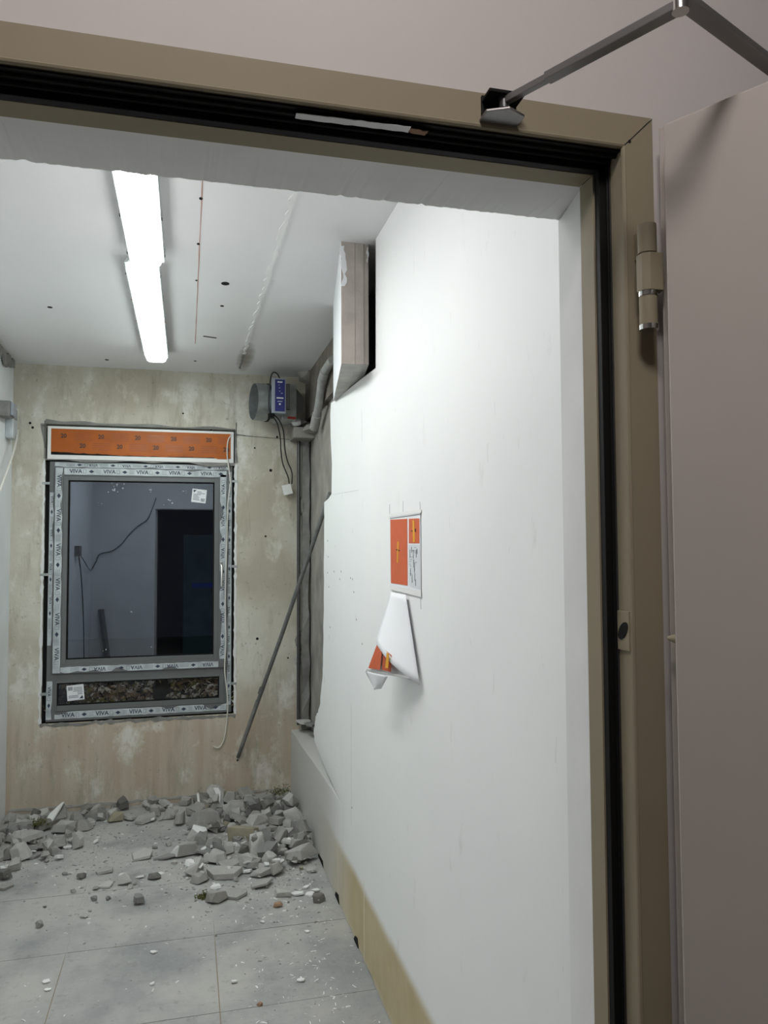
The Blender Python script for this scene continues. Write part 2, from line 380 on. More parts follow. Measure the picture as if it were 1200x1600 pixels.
# ---- right wall: white boards torn open in front of an older wall
torn = [(3.925,1.845),(3.92,1.72),(3.935,1.55),(3.928,1.40),(3.945,1.25),(3.955,1.12),(3.965,1.02),(3.97,.94),(4.02,.88),(4.05,.80),(4.13,.735),(4.20,.70),(4.24,.64),(4.27,.60),(4.22,.555),(4.05,.53),(3.85,.50),(3.6,.475),(3.45,.465)]
fine = []
r = random.Random(21)
for i in range(len(torn)-1):
    a, b = torn[i], torn[i+1]
    for k in range(3):
        t = k/3; j = .006 if i < 14 else .002
        fine.append((a[0]+(b[0]-a[0])*t+r.uniform(-j, j), a[1]+(b[1]-a[1])*t+r.uniform(-j, j)))
bottom = [(YB-.02, .0)]
yb = 1.2
while yb < 3.42:
    bottom.append((yb, r.choice((.0,.002,.004,.010)) if yb > 2.5 else 0.0)); yb += .09
poly = bottom+[(3.45,.004),(3.45,.465)]+fine[::-1]+[(3.80,1.858),(3.715,1.875),(3.70,2.02),(3.735,2.16),(3.745,2.27),(3.725,2.325),(3.5,2.315),(3.3,2.306),(3.05,2.296),(2.79,2.283),(2.785,2.55),(2.782,CZ),(YB-.02,CZ)]
wr = struct(MB().prism(poly, 0, XR, XR+.028).build('wall_right', m_right), 'white board wall with a torn opening')
def xpl(t): return XR-.001-.006*t
plv = []
ny = 14
for i in range(ny+1):
    t = i/ny; y = 3.45+(D-3.45)*t; zt = .466-.052*t+r.uniform(-.004, .004); x = xpl(t)+r.uniform(-.0006,.0006)
    plv += [(x, y, .003), (x, y, zt), (NX, y, zt+r.uniform(-.006,.006)), (NX, y, .003)]
mb = MB(); fs = []
for i in range(ny):
    k = 4*i
    for a in range(4): fs.append((k+a, k+(a+1) % 4, k+4+(a+1) % 4, k+4+a))
fs += [(0,1,2,3), tuple(4*ny+q for q in (3,2,1,0))]
plabel(mb.add(plv, fs).build('low_ledge', m_right, wr), 'low plaster ledge under the torn opening')
plabel(MB().box(NX, NX+.2, YB-.02, D+.02, -.02, CZ+.05).build('old_wall', m_old, wr), 'older grey masonry behind the boards')
# fine board joints
for (px0, py0, px1, py1) in ((565,640,566,690), (518,773,560,766), (549,1100,549,1290)):
    a, b = onX(px0,py0,XR), onX(px1,py1,XR); MB().bar(a, b, .0014, .0010, up=(1,0,0)).build('board_joint', m_film, wr)
for (px, py) in ((512,895),(522,893),(533,893),(514,917),(531,905),(548,903),(553,925),(557,968),(551,905),(513,870),(566,1006),(512,845),(550,1262),(516,980)):
    q = onX(px, py, XR); disc(q+Vector((.002,0,0)), (-1,0,0), .0045, .004, .003).build('screw_hole', m_drawing, wr)
# black slits under the board edge
for (y0, y1, h) in ((3.93,4.10,.03), (3.52,3.62,.035), (3.12,3.20,.032)):
    MB().prism([(y0,.001),(y1,.001),(y1-.02,h*.7),(y0+.02,h)], 0, XR-.004, XR+.004).build('floor_slit', m_hole, wr)

# ---- door wall (corridor side painted, room side and reveal plastered)
def matfix(o):                  # slot 0 corridor paint on faces that look towards -Y, slot 1 elsewhere
    for p in o.data.polygons: p.material_index = 0 if p.normal.y < -.7 else 1
    return o
OL = -.365                      # left edge of the opening on the room side
mb = MB().prism([(.5615,YF),(1.9,YF),(1.9,YB),(.5345,YB),(.5345,.918),(.5615,.918)], 2, -.02, 2.95)
mb.prism([(.5345,.918),(.5345,YB),(.512,.918)], 2, -.02, 2.0895)
mb.prism([(-1.6,YF),(OL-.027,YF),(OL-.027,.918),(OL,.918),(OL,YB),(-1.6,YB)], 2, -.02, 2.95)
mb.prism([(OL,.918),(OL,YB),(OL+.022,.918)], 2, -.02, 2.0895)
wd = struct(matfix(mb.build('wall_door', [m_paint, m_plaster])), 'painted corridor wall around the doorway')
n = 160; vv = []; fs = []; r = random.Random(5)
for i in range(n+1):
    x = OL+(.5345-OL)*i/n; k = r.uniform(-.0007, .0007)+(.0018 if r.random() < .07 else 0)
    vv += [(x,YF,2.139),(x,YF,2.95),(x,YB,2.95),(x,YB,2.0925+k),(x,.918,2.088),(x,.918,2.139)]
for i in range(n):
    for a in range(6): fs.append((6*i+a, 6*i+(a+1) % 6, 6*i+6+(a+1) % 6, 6*i+6+a))
fs += [tuple(range(6)), tuple(6*n+q for q in range(5,-1,-1))]
lint = matfix(MB().add(vv, fs).build('lintel', [m_paint, m_plaster], wd))
for xa, xb in ((.5345, .5615), (OL-.027, OL)):
    matfix(MB().box(xa, xb, YF, .918, 2.139, 2.95).build('lintel_end', [m_paint, m_plaster], wd))
# corridor shell
struct(MB().box(-1.75, -1.6, -4.2, YB, -.02, 2.95).build('wall_corridor_left', m_paint), 'corridor wall')
struct(MB().box(1.9, 2.05, -4.2, YB, -.02, 2.95).build('wall_corridor_right', m_paint), 'corridor wall')
struct(MB().box(-1.75, 2.05, -4.35, -4.2, -.02, 2.95).build('wall_corridor_back', m_cfloor), 'dark far end of the corridor')

# ---- steel door frame (mitred), gaskets
fr = bpy.data.objects.new('trim_1', None); C.objects.link(fr); struct(fr, 'beige steel door frame with black seal')
JX, OX, HZ, TZ, SX, SZ = .5209, .5622, 2.100, 2.140, .5095, 2.085
JL, OLX, SL = OL+.014, OL-.028, OL+.026
FY = .833
# head: front face, folded back under (mitred ends)
hp = [(FY,HZ),(FY,TZ),(FY+.006,TZ),(FY+.006,HZ+.004),(.885,HZ+.004),(.885,SZ),(.918,SZ),(.918,SZ-.0025),(.8825,SZ-.0025),(.8825,HZ)]
def sweep(profile, along, name):
    """profile points (y, r): r is the distance out from the clear opening's edge; along(r) -> two end points"""
    mb = MB(); v = []; k = len(profile)
    for e in (0, 1):
        for (y, rr) in profile: v.append(along(rr)[e][:1]+(y,)+along(rr)[e][1:])
    fs = [tuple(range(k)), tuple(range(2*k-1, k-1, -1))]+[(i, (i+1) % k, (i+1) % k+k, i+k) for i in range(k)]
    return mb.add(v, fs).build(name, m_frame, fr)
prof = [(FY,.0),(FY,.040),(FY+.006,.040),(FY+.006,.004),(.8875,.004),(.8875,-.012),(.918,-.012),(.918,-.0148),(.8845,-.0148),(.8845,.0)]
sweep(prof, lambda q: ((JL-q, HZ+q), (JX+q, HZ+q)), 'frame_head')
sweep(prof, lambda q: ((JX+q+.0006, .0), (JX+q+.0006, HZ+q-.0006)), 'frame_jamb')
sweep(prof, lambda q: ((JL-q-.0006, .0), (JL-q-.0006, HZ+q-.0006)), 'frame_jamb')
# rolled nose along the front edge
MB().tube([(JL, FY+.003, HZ+.0015), (JX, FY+.003, HZ+.0015)], .0035, 8).build('frame_nose', m_frame, fr, True)
MB().tube([(JX+.0015, FY+.003, .0), (JX+.0015, FY+.003, HZ)], .0035, 8).build('frame_nose', m_frame, fr, True)
# black seals: deep in the head, narrow in the jamb
MB().box(JL-.002, JX+.002, .842, .8835, HZ-.003, HZ-.0005).box(JL-.002, JX+.002, .872, .8835, SZ+.0005, HZ-.001).build('seal', m_black, fr, bevel=.001)
for i, (yy, zz) in enumerate(((.852,2.0955),(.866,2.0945))):
    MB().tube([(JL, yy, zz), (JX, yy, zz)], .0028, 8).build('seal_lip', m_black, fr, True)
MB().box(JX-.0125, JX+.0006, .872, .8835, 0, HZ).build('seal', m_black, fr, bevel=.001)
MB().tube([(JX-.002, .8705, 0), (JX-.002, .8705, HZ)], .0022, 8).build('seal_lip', m_black, fr, True)
MB().box(JL-.0006, JL+.0125, .872, .8835, 0, HZ).build('seal', m_black, fr, bevel=.001)
# groove lines of the rebate
MB().box(JX-.0012, JX+.001, .866, .8685, 0, HZ-.002).build('groove_rib', m_dark, fr)
# keeper plate of the security bolt
kp = MB().box(JX-.0022, JX+.0002, .8395, .8655, 1.476, 1.524).build('keeper_plate', m_frame, fr, bevel=.0006)
plabel(kp, 'small square keeper plate with a black hole')
disc((JX-.0023, .8525, 1.500), (-1,0,0), .0075, .0135, .0008, 20).build('keeper_hole', m_hole, kp)
# torn label strip stuck in the head rebate
lb = ragged_strip(onZ(462,180,2.0925), onZ(640,202,2.0925), .0115, 16, 31, .0008, (0,0,-1), .12).build('torn_label', m_paper, fr); plabel(lb, 'torn white label strip in the black head seal')
ragged_strip(onZ(640,202,2.0924), onZ(666,208,2.0924), .009, 4, 32, .0009, (0,0,-1), .4).build('label_end', m_rubr, lb)
# mitre joint
MB().bar((JX+.001, FY-.0003, HZ+.001), (OX-.001, FY-.0003, TZ-.001), .0008, .0008, up=(0,1,0)).build('mitre_joint', m_dark, fr)
disc((JX+.008, FY-.0002, HZ+.006), (0,-1,0), .002, .002, .0006, 8).build('mitre_hole', m_hole, fr)

# ---- open steel door leaf
P0 = Vector((.532, .768, 0)); dd = Vector((.50, -.866, 0)).normalized(); nn = Vector((-dd.y, dd.x, 0)); nn = nn if nn.x < 0 else -nn
def DP(t, s, z): return P0+dd*t-nn*s+Vector((0,0,z))    # t along the leaf, s behind its inner face
def dbox(mb, t0, t1, s0, s1, z0, z1):
    return mb.hexa([DP(t0,s0,z0),DP(t1,s0,z0),DP(t1,s1,z0),DP(t0,s1,z0),DP(t0,s0,z1),DP(t1,s0,z1),DP(t1,s1,z1),DP(t0,s1,z1)])
dr = bpy.data.objects.new('door_1', None); C.objects.link(dr); struct(dr, 'open taupe steel door at the right')
LW = .93
dbox(MB(), 0, LW, 0, .043, .012, 2.093).build('leaf', m_leaf, dr, bevel=.0022)
dbox(MB(), -.026, LW+.02, .043, .050, .012, 2.115).build('overlap_sheet', m_leaf, dr, bevel=.001)
dbox(MB(), -.012, -.0002, .028, .0428, .012, 2.085).build('edge_fold', m_frame, dr, bevel=.0015)
mb = MB(); c = DP(-.0005, .018, 1.497)
mb.tube([c, c-dd*.005, c-dd*.016], [.0068, .0062, .0022], 14); plabel(mb.build('security_bolt', m_frame, dr, True), 'conical security bolt on the hinge edge')
hx, hy = .5345, .8085
hg = MB().tube([(hx,hy,1.990),(hx,hy,1.955)], .0112, 20).build('hinge_knuckle', m_frame, dr, True, 0)
plabel(MB().prism([(hx-.0115,hy-.006),(hx-.004,hy-.0118),(hx+.014,hy-.0118),(hx+.016,hy),(hx+.014,hy+.0118),(hx-.004,hy+.0118),(hx-.0115,hy+.006)], 2, 1.908, 1.9535).build('hinge_block', m_frame, dr, bevel=.001), 'flat-sided middle of the door hinge')
MB().tube([(hx,hy,1.9035),(hx,hy,1.867)], .0108, 20).build('hinge_knuckle', m_frame, dr, True)
for z in (1.9055, 1.865):
    MB().tube([(hx,hy,z-.003),(hx,hy,z+.003)], .0114, 20).build('hinge_ring', m_chrome, dr, True)
MB().box(hx-.002, hx+.012, hy+.008, FY, 1.955, 1.988).build('hinge_arm', m_frame, dr)
mb = MB(); dbox(mb, -.008, .02, .030, .042, 1.91, 1.952); mb.build('hinge_arm', m_frame, dr)

# ---- door closer
bx = onY(778,157,FY)
cl = thing('door_closer', (bx.x, FY, bx.z), 'grey door closer arm from the frame head over the open door', 'door closer')
ZA = 2.122
A0 = Vector((bx.x, FY-.018, ZA)); A1 = onZ(1063,10,ZA+.004); A2 = onZ(1200,112,ZA+.004); piv = A1+(A2-A1).normalized()*.235
MB().box(bx.x-.022, bx.x+.022, FY-.004, FY, ZA-.014, ZA+.013).box(bx.x-.022, bx.x+.022, FY-.028, FY-.003, ZA+.004, ZA+.008).build('bracket', m_black, cl, bevel=.0008)
MB().prism([(bx.x-.024, FY),(bx.x-.024, FY-.022),(bx.x, FY-.034),(bx.x+.024, FY-.022),(bx.x+.024, FY)], 2, ZA-.0175, ZA-.0145).build('bracket_plate', m_arm, cl, bevel=.0008)
AM = A0.lerp(A1, .34)
MB().bar(A0-Vector((0,0,.0)), AM, .0085, .008).build('thin_arm', m_arm, cl, bevel=.001)
MB().bar(A0.lerp(A1,.28), A1, .0135, .009, w2=.0145).build('main_arm', m_arm, cl, bevel=.0012)
plabel(MB().bar(A1+Vector((0,0,.009)), piv+Vector((0,0,.009)), .0165, .008).build('crank_arm', m_arm, cl, bevel=.0012), 'second arm reaching over the door')
MB().tube([A1+Vector((0,0,-.0055)), A1+Vector((0,0,.016))], .0082, 16).build('elbow_pin', m_chrome, cl, True)
MB().tube([A0+Vector((0,0,-.009)), A0+Vector((0,0,.010))], .006, 12).build('bracket_pin', m_dark, cl, True)
mb = MB(); tp = (piv-P0).dot(dd); dbox(mb, tp-.06, tp+.17, .0502, .105, 2.03, 2.095); mb.build('closer_body', m_arm, cl, bevel=.004)
MB().tube([(piv.x, piv.y, 2.094), (piv.x, piv.y, ZA+.018)], .008, 14).build('spindle', m_dark, cl, True)

# ---- corridor lamp (behind the camera, lights the door side)
lp = thing('corridor_lamp', (.05, .0, 2.85), 'round ceiling lamp in the corridor', 'lamp')
MB().tube([(.05,.0,2.85),(.05,.0,2.80)], .19, 32).build('lamp_base', m_lamph, lp, True)
MB().tube([(.05,.0,2.80),(.05,.0,2.765),(.05,.0,2.755)], [.17,.165,.13], 32).build('lamp_shade', m_corr, lp, True)

# ================================================================== WINDOW
wn = bpy.data.objects.new('window_1', None); C.objects.link(wn); struct(wn, 'anthracite window with printed protective film')
FX0, FX1, FZ0, FZ1 = -.838, .285, .552, 2.165          # outer frame
YW = D+.012                                             # its front
SX0, SX1, SZ0, SZ1 = -.806, .256, .845, 2.128           # sash
GX0, GX1, GZ0, GZ1 = -.727, .170, .929, 2.048           # upper glass
LX0, LX1, LZ0, LZ1 = -.776, .207, .648, .786            # lower glass
def member(name, x0, x1, z0, z1, y0, y1, m=m_win, bev=.002, par=wn): return MB().box(x0, x1, y0, y1, z0, z1).build(name, m, par, bevel=bev)
member('frame_side', FX0, SX0+.022, FZ0, FZ1, YW, YW+.07); member('frame_side', SX1-.022, FX1, FZ0, FZ1, YW, YW+.07)
member('frame_top', SX0+.022, SX1-.022, SZ1-.022, FZ1, YW, YW+.07); member('frame_bottom', SX0+.022, SX1-.022, FZ0, LZ0-.032, YW, YW+.07)
member('transom', SX0+.022, SX1-.022, LZ1+.006, SZ0+.022, YW, YW+.07)
# lower light: beads round the fixed pane
member('glazing_bead', SX0+.018, LX0, LZ0-.034, LZ1+.01, YW-.004, YW+.05); member('glazing_bead', LX1, SX1-.018, LZ0-.034, LZ1+.01, YW-.004, YW+.05)
member('glazing_bead', LX0, LX1, LZ1, LZ1+.01, YW-.004, YW+.05); member('glazing_bead', LX0, LX1, LZ0-.034, LZ0, YW-.004, YW+.05)
# sash proud of the frame
YS = YW-.014
member('sash_side', SX0, GX0-.028, SZ0, SZ1, YS, YS+.06); member('sash_side', GX1+.028, SX1, SZ0, SZ1, YS, YS+.06)
member('sash_rail', GX0-.028, GX1+.028, GZ1+.028, SZ1, YS, YS+.06); member('sash_rail', GX0-.028, GX1+.028, SZ0, GZ0-.028, YS, YS+.06)
member('glazing_bead', GX0-.028, GX0, GZ0-.028, GZ1+.028, YS+.004, YS+.055); member('glazing_bead', GX1, GX1+.028, GZ0-.028, GZ1+.028, YS+.004, YS+.055)
member('glazing_bead', GX0, GX1, GZ1, GZ1+.028, YS+.004, YS+.055); member('glazing_bead', GX0, GX1, GZ0-.028, GZ0, YS+.004, YS+.055)
YG = YS+.026
def gasket(x0, x1, z0, z1, y, t=.008):
    mb = MB().box(x0, x0+t, y, y+.012, z0, z1).box(x1-t, x1, y, y+.012, z0, z1).box(x0+t, x1-t, y, y+.012, z0, z0+t*.8).box(x0+t, x1-t, y, y+.012, z1-t*.8, z1)
    return mb.build('glass_seal', m_black, wn)
gasket(GX0, GX1, GZ0, GZ1, YG-.006, .009); gasket(LX0, LX1, LZ0, LZ1, YW+.001, .009)
gp = MB().add([(GX0,YG,GZ0),(GX1,YG,GZ0),(GX1,YG,GZ1),(GX0,YG,GZ1)], [(0,1,2,3)]).build('glass_pane', m_glass, wn, recalc=False)
gp2 = MB().add([(LX0,YW+.006,LZ0),(LX1,YW+.006,LZ0),(LX1,YW+.006,LZ1),(LX0,YW+.006,LZ1)], [(0,1,2,3)]).build('glass_pane', m_glass2, wn, recalc=False)
plabel(gp, 'large dark pane reflecting the room'); plabel(gp2, 'low pane with dead leaves behind it')
# black expansion gap and fixing clips
MB().box(WX0, FX0, D+.03, D+.06, FZ0-.01, FZ1).build('gap_foam', m_black, wn); MB().box(FX1, WX1, D+.03, D+.06, FZ0-.01, FZ1).build('gap_foam', m_black, wn)
MB().box(WX0, WX1, D+.03, D+.06, WZ0, FZ0).build('gap_foam', m_black, wn)
for (px, py) in ((69,755),(66,898),(66,1085)):
    q = onY(px, py, D); MB().box(q.x-.012, FX0+.004, D-.003, D+.035, q.z-.008, q.z+.008).build('fixing_clip', m_galv, wn, bevel=.002)
for (px, py) in ((368,752),(368,885),(366,1068)):
    q = onY(px, py, D); MB().box(FX1-.004, q.x+.014, D-.003, D+.035, q.z-.008, q.z+.008).build('fixing_clip', m_galv, wn, bevel=.002)
# handle
hq = onY(346, 886, YS)
hd = MB().box(hq.x-.010, hq.x+.010, YS-.008, YS, hq.z-.028, hq.z+.036).build('handle', m_chrome, wn, bevel=.003); plabel(hd, 'silver window handle')
MB().tube([(hq.x, YS-.006, hq.z+.010), (hq.x, YS-.045, hq.z+.010), (hq.x, YS-.050, hq.z), (hq.x, YS-.050, hq.z-.125)], [.009,.009,.0095,.008], 12).build('lever', m_chrome, hd, True)

# ---- protective film with print
def text_mesh(txt, bold=.018):
    cv = bpy.data.curves.new('t', 'FONT'); cv.body = txt; cv.size = 1; cv.align_x = 'LEFT'; cv.offset = bold; cv.resolution_u = 2
    ob = bpy.data.objects.new('t', cv); C.objects.link(ob); dg = bpy.context.evaluated_depsgraph_get(); dg.update()
    me = ob.evaluated_get(dg).to_mesh(); v = [tuple(p.co) for p in me.vertices]; f = [tuple(p.vertices) for p in me.polygons]
    ob.evaluated_get(dg).to_mesh_clear(); bpy.data.objects.remove(ob); bpy.data.curves.remove(cv)
    xs_ = [p[0] for p in v]; ys_ = [p[1] for p in v]; x0, y0 = min(xs_), min(ys_); s = 1/(max(ys_)-y0)
    return [((p[0]-x0)*s, (p[1]-y0)*s) for p in v], f, (max(xs_)-x0)*s
TV = text_mesh('VIVA')
def film(name, a, b, wd, y, up, seed, period=.20, cover=1.0, jit=.35, th=.0007):
    """strip on the plane Y=y from a to b (x,z); print reads from a to b with its tops towards up"""
    r = random.Random(seed); a, b, up = Vector(a), Vector(b), Vector(up); L = (b-a).length; t = (b-a)/L
    n = max(6, int(L/.025)); mb = MB(); v = []
    for i in range(n+1):
        s = L*i/n; p = a+t*s; w1 = wd*(.5-jit*max(0, mnoise.noise(Vector((s*9, seed, .3))))*1.6); w0 = wd*(.5-.12*r.random()*jit)
        v += [(p.x-up.x*w0, y, p.y-up.y*w0), (p.x+up.x*w1, y, p.y+up.y*w1)]
    m = len(v); v2 = [(q[0], q[1]-th, q[2]) for q in v]; fs = []
    for i in range(n):
        k = 2*i; fs += [(m+k, m+k+1, m+k+3, m+k+2), (k, m+k, m+k+2, k+2), (k+1, k+3, m+k+3, m+k+1)]
    fs += [(0,1,m+1,m), (m-2, 2*m-2, 2*m-1, m-1)]
    o = mb.add(v+v2, fs).build(name, m_film, wn)
    pm = MB(); yy = y-th-.0003
    def put(u, vv_, mi=0, faces=None):
        q = [(a.x+t.x*(u0)+up.x*w0, yy, a.y+t.y*u0+up.y*w0) for (u0, w0) in vv_]; pm.add(q, faces or [tuple(range(len(q)))], mi)
    s = .015+r.random()*.03; h = wd*.60
    while s < L-.10:
        tw = TV[2]*h
        put(0, [(s+p[0]*h, -h*.45+p[1]*h) for p in TV[0]], 0, TV[1])
        e = s+tw+.006
        for k in (0, 1):             # small box outline after the word
            put(0, [(e, -h*.5), (e+.0025, -h*.5), (e+.0025, h*.5), (e, h*.5)], 1); e += .016
        put(0, [(s+tw+.006, h*.42), (s+tw+.0245, h*.42), (s+tw+.0245, h*.5), (s+tw+.006, h*.5)], 1)
        put(0, [(s+tw+.006, -h*.5), (s+tw+.0245, -h*.5), (s+tw+.0245, -h*.42), (s+tw+.006, -h*.42)], 1)
        g = s+tw+.055                # diamond mark
        if g+.03 < L: put(0, [(g-.016, 0), (g, -h*.42), (g+.016, 0), (g, h*.42)], 0)
        g += .028
        for k in (-.35, 0, .35):     # fine lines of small print
            e2 = min(s+period-.012, L-.01)
            if e2 > g: put(0, [(g, h*k-.0012), (e2, h*k-.0012), (e2, h*k+.0012), (g, h*k+.0012)], 1)
        s += period
    pm.build('print', [m_ink, m_inkl], o, recalc=False); return o
film('film_strip', (FX0+.016, 1.97), (FX0+.014, 1.02), .026, YW, (1,0), 1, .21)
film('film_strip', (FX0+.018, .80), (FX0+.016, .565), .034, YW, (1,0), 2, .2)
film('film_strip', (SX0+.026, 2.125), (SX0+.026, .85), .044, YS, (1,0), 3, .215)
film('film_strip', (SX0+.055, 2.104), (SX1-.01, 2.104), .042, YS, (0,1), 4, .2)
film('film_strip', (FX1-.02, 2.146), (FX0+.03, 2.146), .030, YW, (0,-1), 5, .2)
film('film_strip', (GX1+.03, .868), (SX0+.05, .868), .040, YS, (0,-1), 6, .22, jit=.9)
film('film_strip', (FX0+.05, .588), (FX1-.03, .588), .044, YW, (0,1), 7, .2, jit=.6)
film('film_strip', (SX1-.03, .90), (SX1-.03, 2.10), .040, YS, (-1,0), 8, .21, jit=.7)
film('film_strip', (FX1-.017, .60), (FX1-.017, 2.12), .026, YW, (-1,0), 9, .19)
# stickers on the panes
def sticker(par, cx, cz, w_, h_, y, rot, seed):
    r = random.Random(seed)
    def tr(u, v): c, s = math.cos(rot), math.sin(rot); return (cx+u*c-v*s, y, cz+u*s+v*c)
    hh = [tr(-w_/2,-h_/2), tr(w_/2,-h_/2), tr(w_/2,h_/2), tr(-w_/2,h_/2)]
    st = MB().hexa([(p[0],p[1],p[2]) for p in hh]+[(p[0],p[1]-.0006,p[2]) for p in hh]).build('sticker', m_paper, par)
    pm = MB(); y -= .0009
    pm.add([tr(-w_*.44, h_*.42), tr(-w_*.2, h_*.42), tr(-w_*.38, h_*.22)], [(0,1,2)])
    z = h_*.30
    for k in range(7):
        u0 = -w_*.40+(w_*.25 if k < 2 else 0); u1 = u0+w_*r.uniform(.25, .6)
        pm.add([tr(u0,z-h_*.02), tr(min(u1,w_*.42),z-h_*.02), tr(min(u1,w_*.42),z+h_*.025), tr(u0,z+h_*.025)], [(0,1,2,3)], 1); z -= h_*.1
    for k in range(5):
        u0 = w_*(.16+.055*k); pm.add([tr(u0,-h_*.4), tr(u0+w_*.03,-h_*.4), tr(u0+w_*.03,-h_*.16), tr(u0,-h_*.16)], [(0,1,2,3)])
    pm.build('print', [m_ink, m_inkl], st, recalc=False)
s1 = onY(311, 775, YG); s2 = onY(118, 1082, YW+.006)
sticker(gp, s1.x, s1.z, .092, .088, YG-.001, -.10, 1); sticker(gp2, s2.x, s2.z, .10, .095, YW+.005, math.pi+.08, 2)
# splashes of plaster on the pane
r = random.Random(77); mb = MB()
for (px, py, rr, k) in ((180,760,14,9), (176,768,10,6), (235,766,5,4), (155,786,4,2), (290,768,6,4), (262,786,10,4), (206,956,4,2), (192,1015,3,1), (237,1012,3,1), (165,1016,4,2)):
    for _ in range(k):
        q = onY(px+r.gauss(0, rr*.5), py+r.gauss(0, rr*.22), YG-.0012); s = r.uniform(.002, .006)
        mb.add([(q.x+math.cos(a)*s*r.uniform(.5,1.2), q.y, q.z+math.sin(a)*s*r.uniform(.5,1)) for a in [i*1.05 for i in range(6)]], [tuple(range(6))])
mb.build('plaster_splashes', m_film, gp, recalc=False)['kind'] = 'stuff'

# ---- roller shutter box with orange film
BX0, BX1, BZ0, BZ1 = WX0+.012, WX1-.008, 2.178, 2.386
rb = thing('shutter_box', ((BX0+BX1)/2, D, BZ0), 'white shutter box with printed orange film above the window', 'shutter box')
MB().box(BX0, BX1, D-.006, D+.18, BZ0, BZ1).build('box_body', m_white, rb, bevel=.004)
n = 40; up, lo = [], []; r = random.Random(3)
OX0, OX1, OZ1 = BX0+.022, BX1-.020, BZ1-.016
for i in range(n+1):
    x = OX0+(OX1-OX0)*i/n; lo.append((x, BZ0+.047-.016*min(1, i/16)+r.uniform(-.0025,.0025)-(.006 if i > 36 else 0)))
orf = MB().prism(lo+[(OX1,OZ1),(OX0,OZ1)], 1, D-.0072, D-.0055).build('orange_film', m_orange, rb)
MB().prism([(OX0,BZ0+.028)]+[(p[0], BZ0+.0275+r.uniform(-.001,.001)) for p in lo[1:-1:4]]+[(OX1,BZ0+.026),(OX1,BZ0+.05),(OX0,BZ0+.05)], 1, D-.0066, D-.0055).build('black_strip', m_black, rb)
TL = text_mesh('20', .05)
pm = MB(); y = D-.0076; H0 = .030
for row, z in enumerate((2.322, 2.262)):
    for k in range(5):
        x = OX0+.055+k*.222+row*.112
        if x > OX1-.04: continue
        pm.add([(x+p[0]*H0*.95, y, z-.011+p[1]*H0) for p in TL[0]], TL[1], 0)
        for q in range(4):
            xx0, xx1 = x+.075, min(x+.185, OX1-.01)
            if xx1-xx0 > .02: pm.add([(xx0,y,z-.022+q*.013),(xx1,y,z-.022+q*.013),(xx1,y,z-.0165+q*.013),(xx0,y,z-.0165+q*.013)], [(0,1,2,3)], 1)
pm.build('print', [m_brownink, m_orangd], orf, recalc=False)
# white cord hanging down beside the window
pts = [onY(px, py, D-yo) for (px, py, yo) in ((361,680,.012),(356,690,.014),(355,712,.016),(358,735,.03),(360,755,.03),(356,790,.03),(354,860,.03),(352,940,.03),(353,1000,.03),(351,1045,.03),(354,1075,.03),(356,1100,.025),(354,1130,.012),(350,1155,.012),(342,1168,.012),(333,1166,.012))]
tag(MB().tube(smoothpath(pts, 5), .0042, 6).build('white_cable', m_wcable, None, True), 'thin white cord hanging down the right side of the window', 'cable')

# ---- leaf litter outside the low pane
soil = struct(MB().add([(-1.2,5.256,.54),(.6,5.256,.54),(.6,5.262,.88),(-1.2,5.262,.88),(-1.2,6.6,.90),(.6,6.6,.90)], [(0,1,2,3),(3,2,5,4)]).build('ground_outside', m_soil, recalc=False), 'dark soil outside the window')
r = random.Random(11); mb = MB()
for i in range(1500):
    x = r.uniform(-.86, .34); t = r.random(); y = 5.198+.055*t+r.uniform(-.004,.004); z = .60+.24*t+r.uniform(-.02, .03)
    if x < -.67 and r.random() < .8: continue
    if abs(x+.16) < .05 and t < .75: continue
    s = r.uniform(.012, .030); e = Euler((r.uniform(-1.2, 1.6), r.uniform(-1,1), r.uniform(0, 6.28))).to_matrix(); c = Vector((x, max(y, 5.196), z))
    P = [(-1.25,0,0),(-.4,.55,.12),(.5,.45,.1),(1.2,0,-.1),(.5,-.45,.1),(-.4,-.55,.12),(0,0,-.06)]
    V = [c+e @ Vector(p)*s for p in P]
    if min(v.y for v in V) < 5.191: V = [v+Vector((0, 5.191-min(q.y for q in V), 0)) for v in V]
    mb.add(V, [(0,1,6),(1,2,6),(2,3,6),(3,4,6),(4,5,6),(5,0,6)], r.choices((0,1,2,3,4), (22,20,30,10,18))[0])
lv = mb.build('leaf_litter', m_lf, None, recalc=False); lv['kind'] = 'stuff'; tag(lv, 'dead brown leaves heaped outside the low window pane', 'leaves')

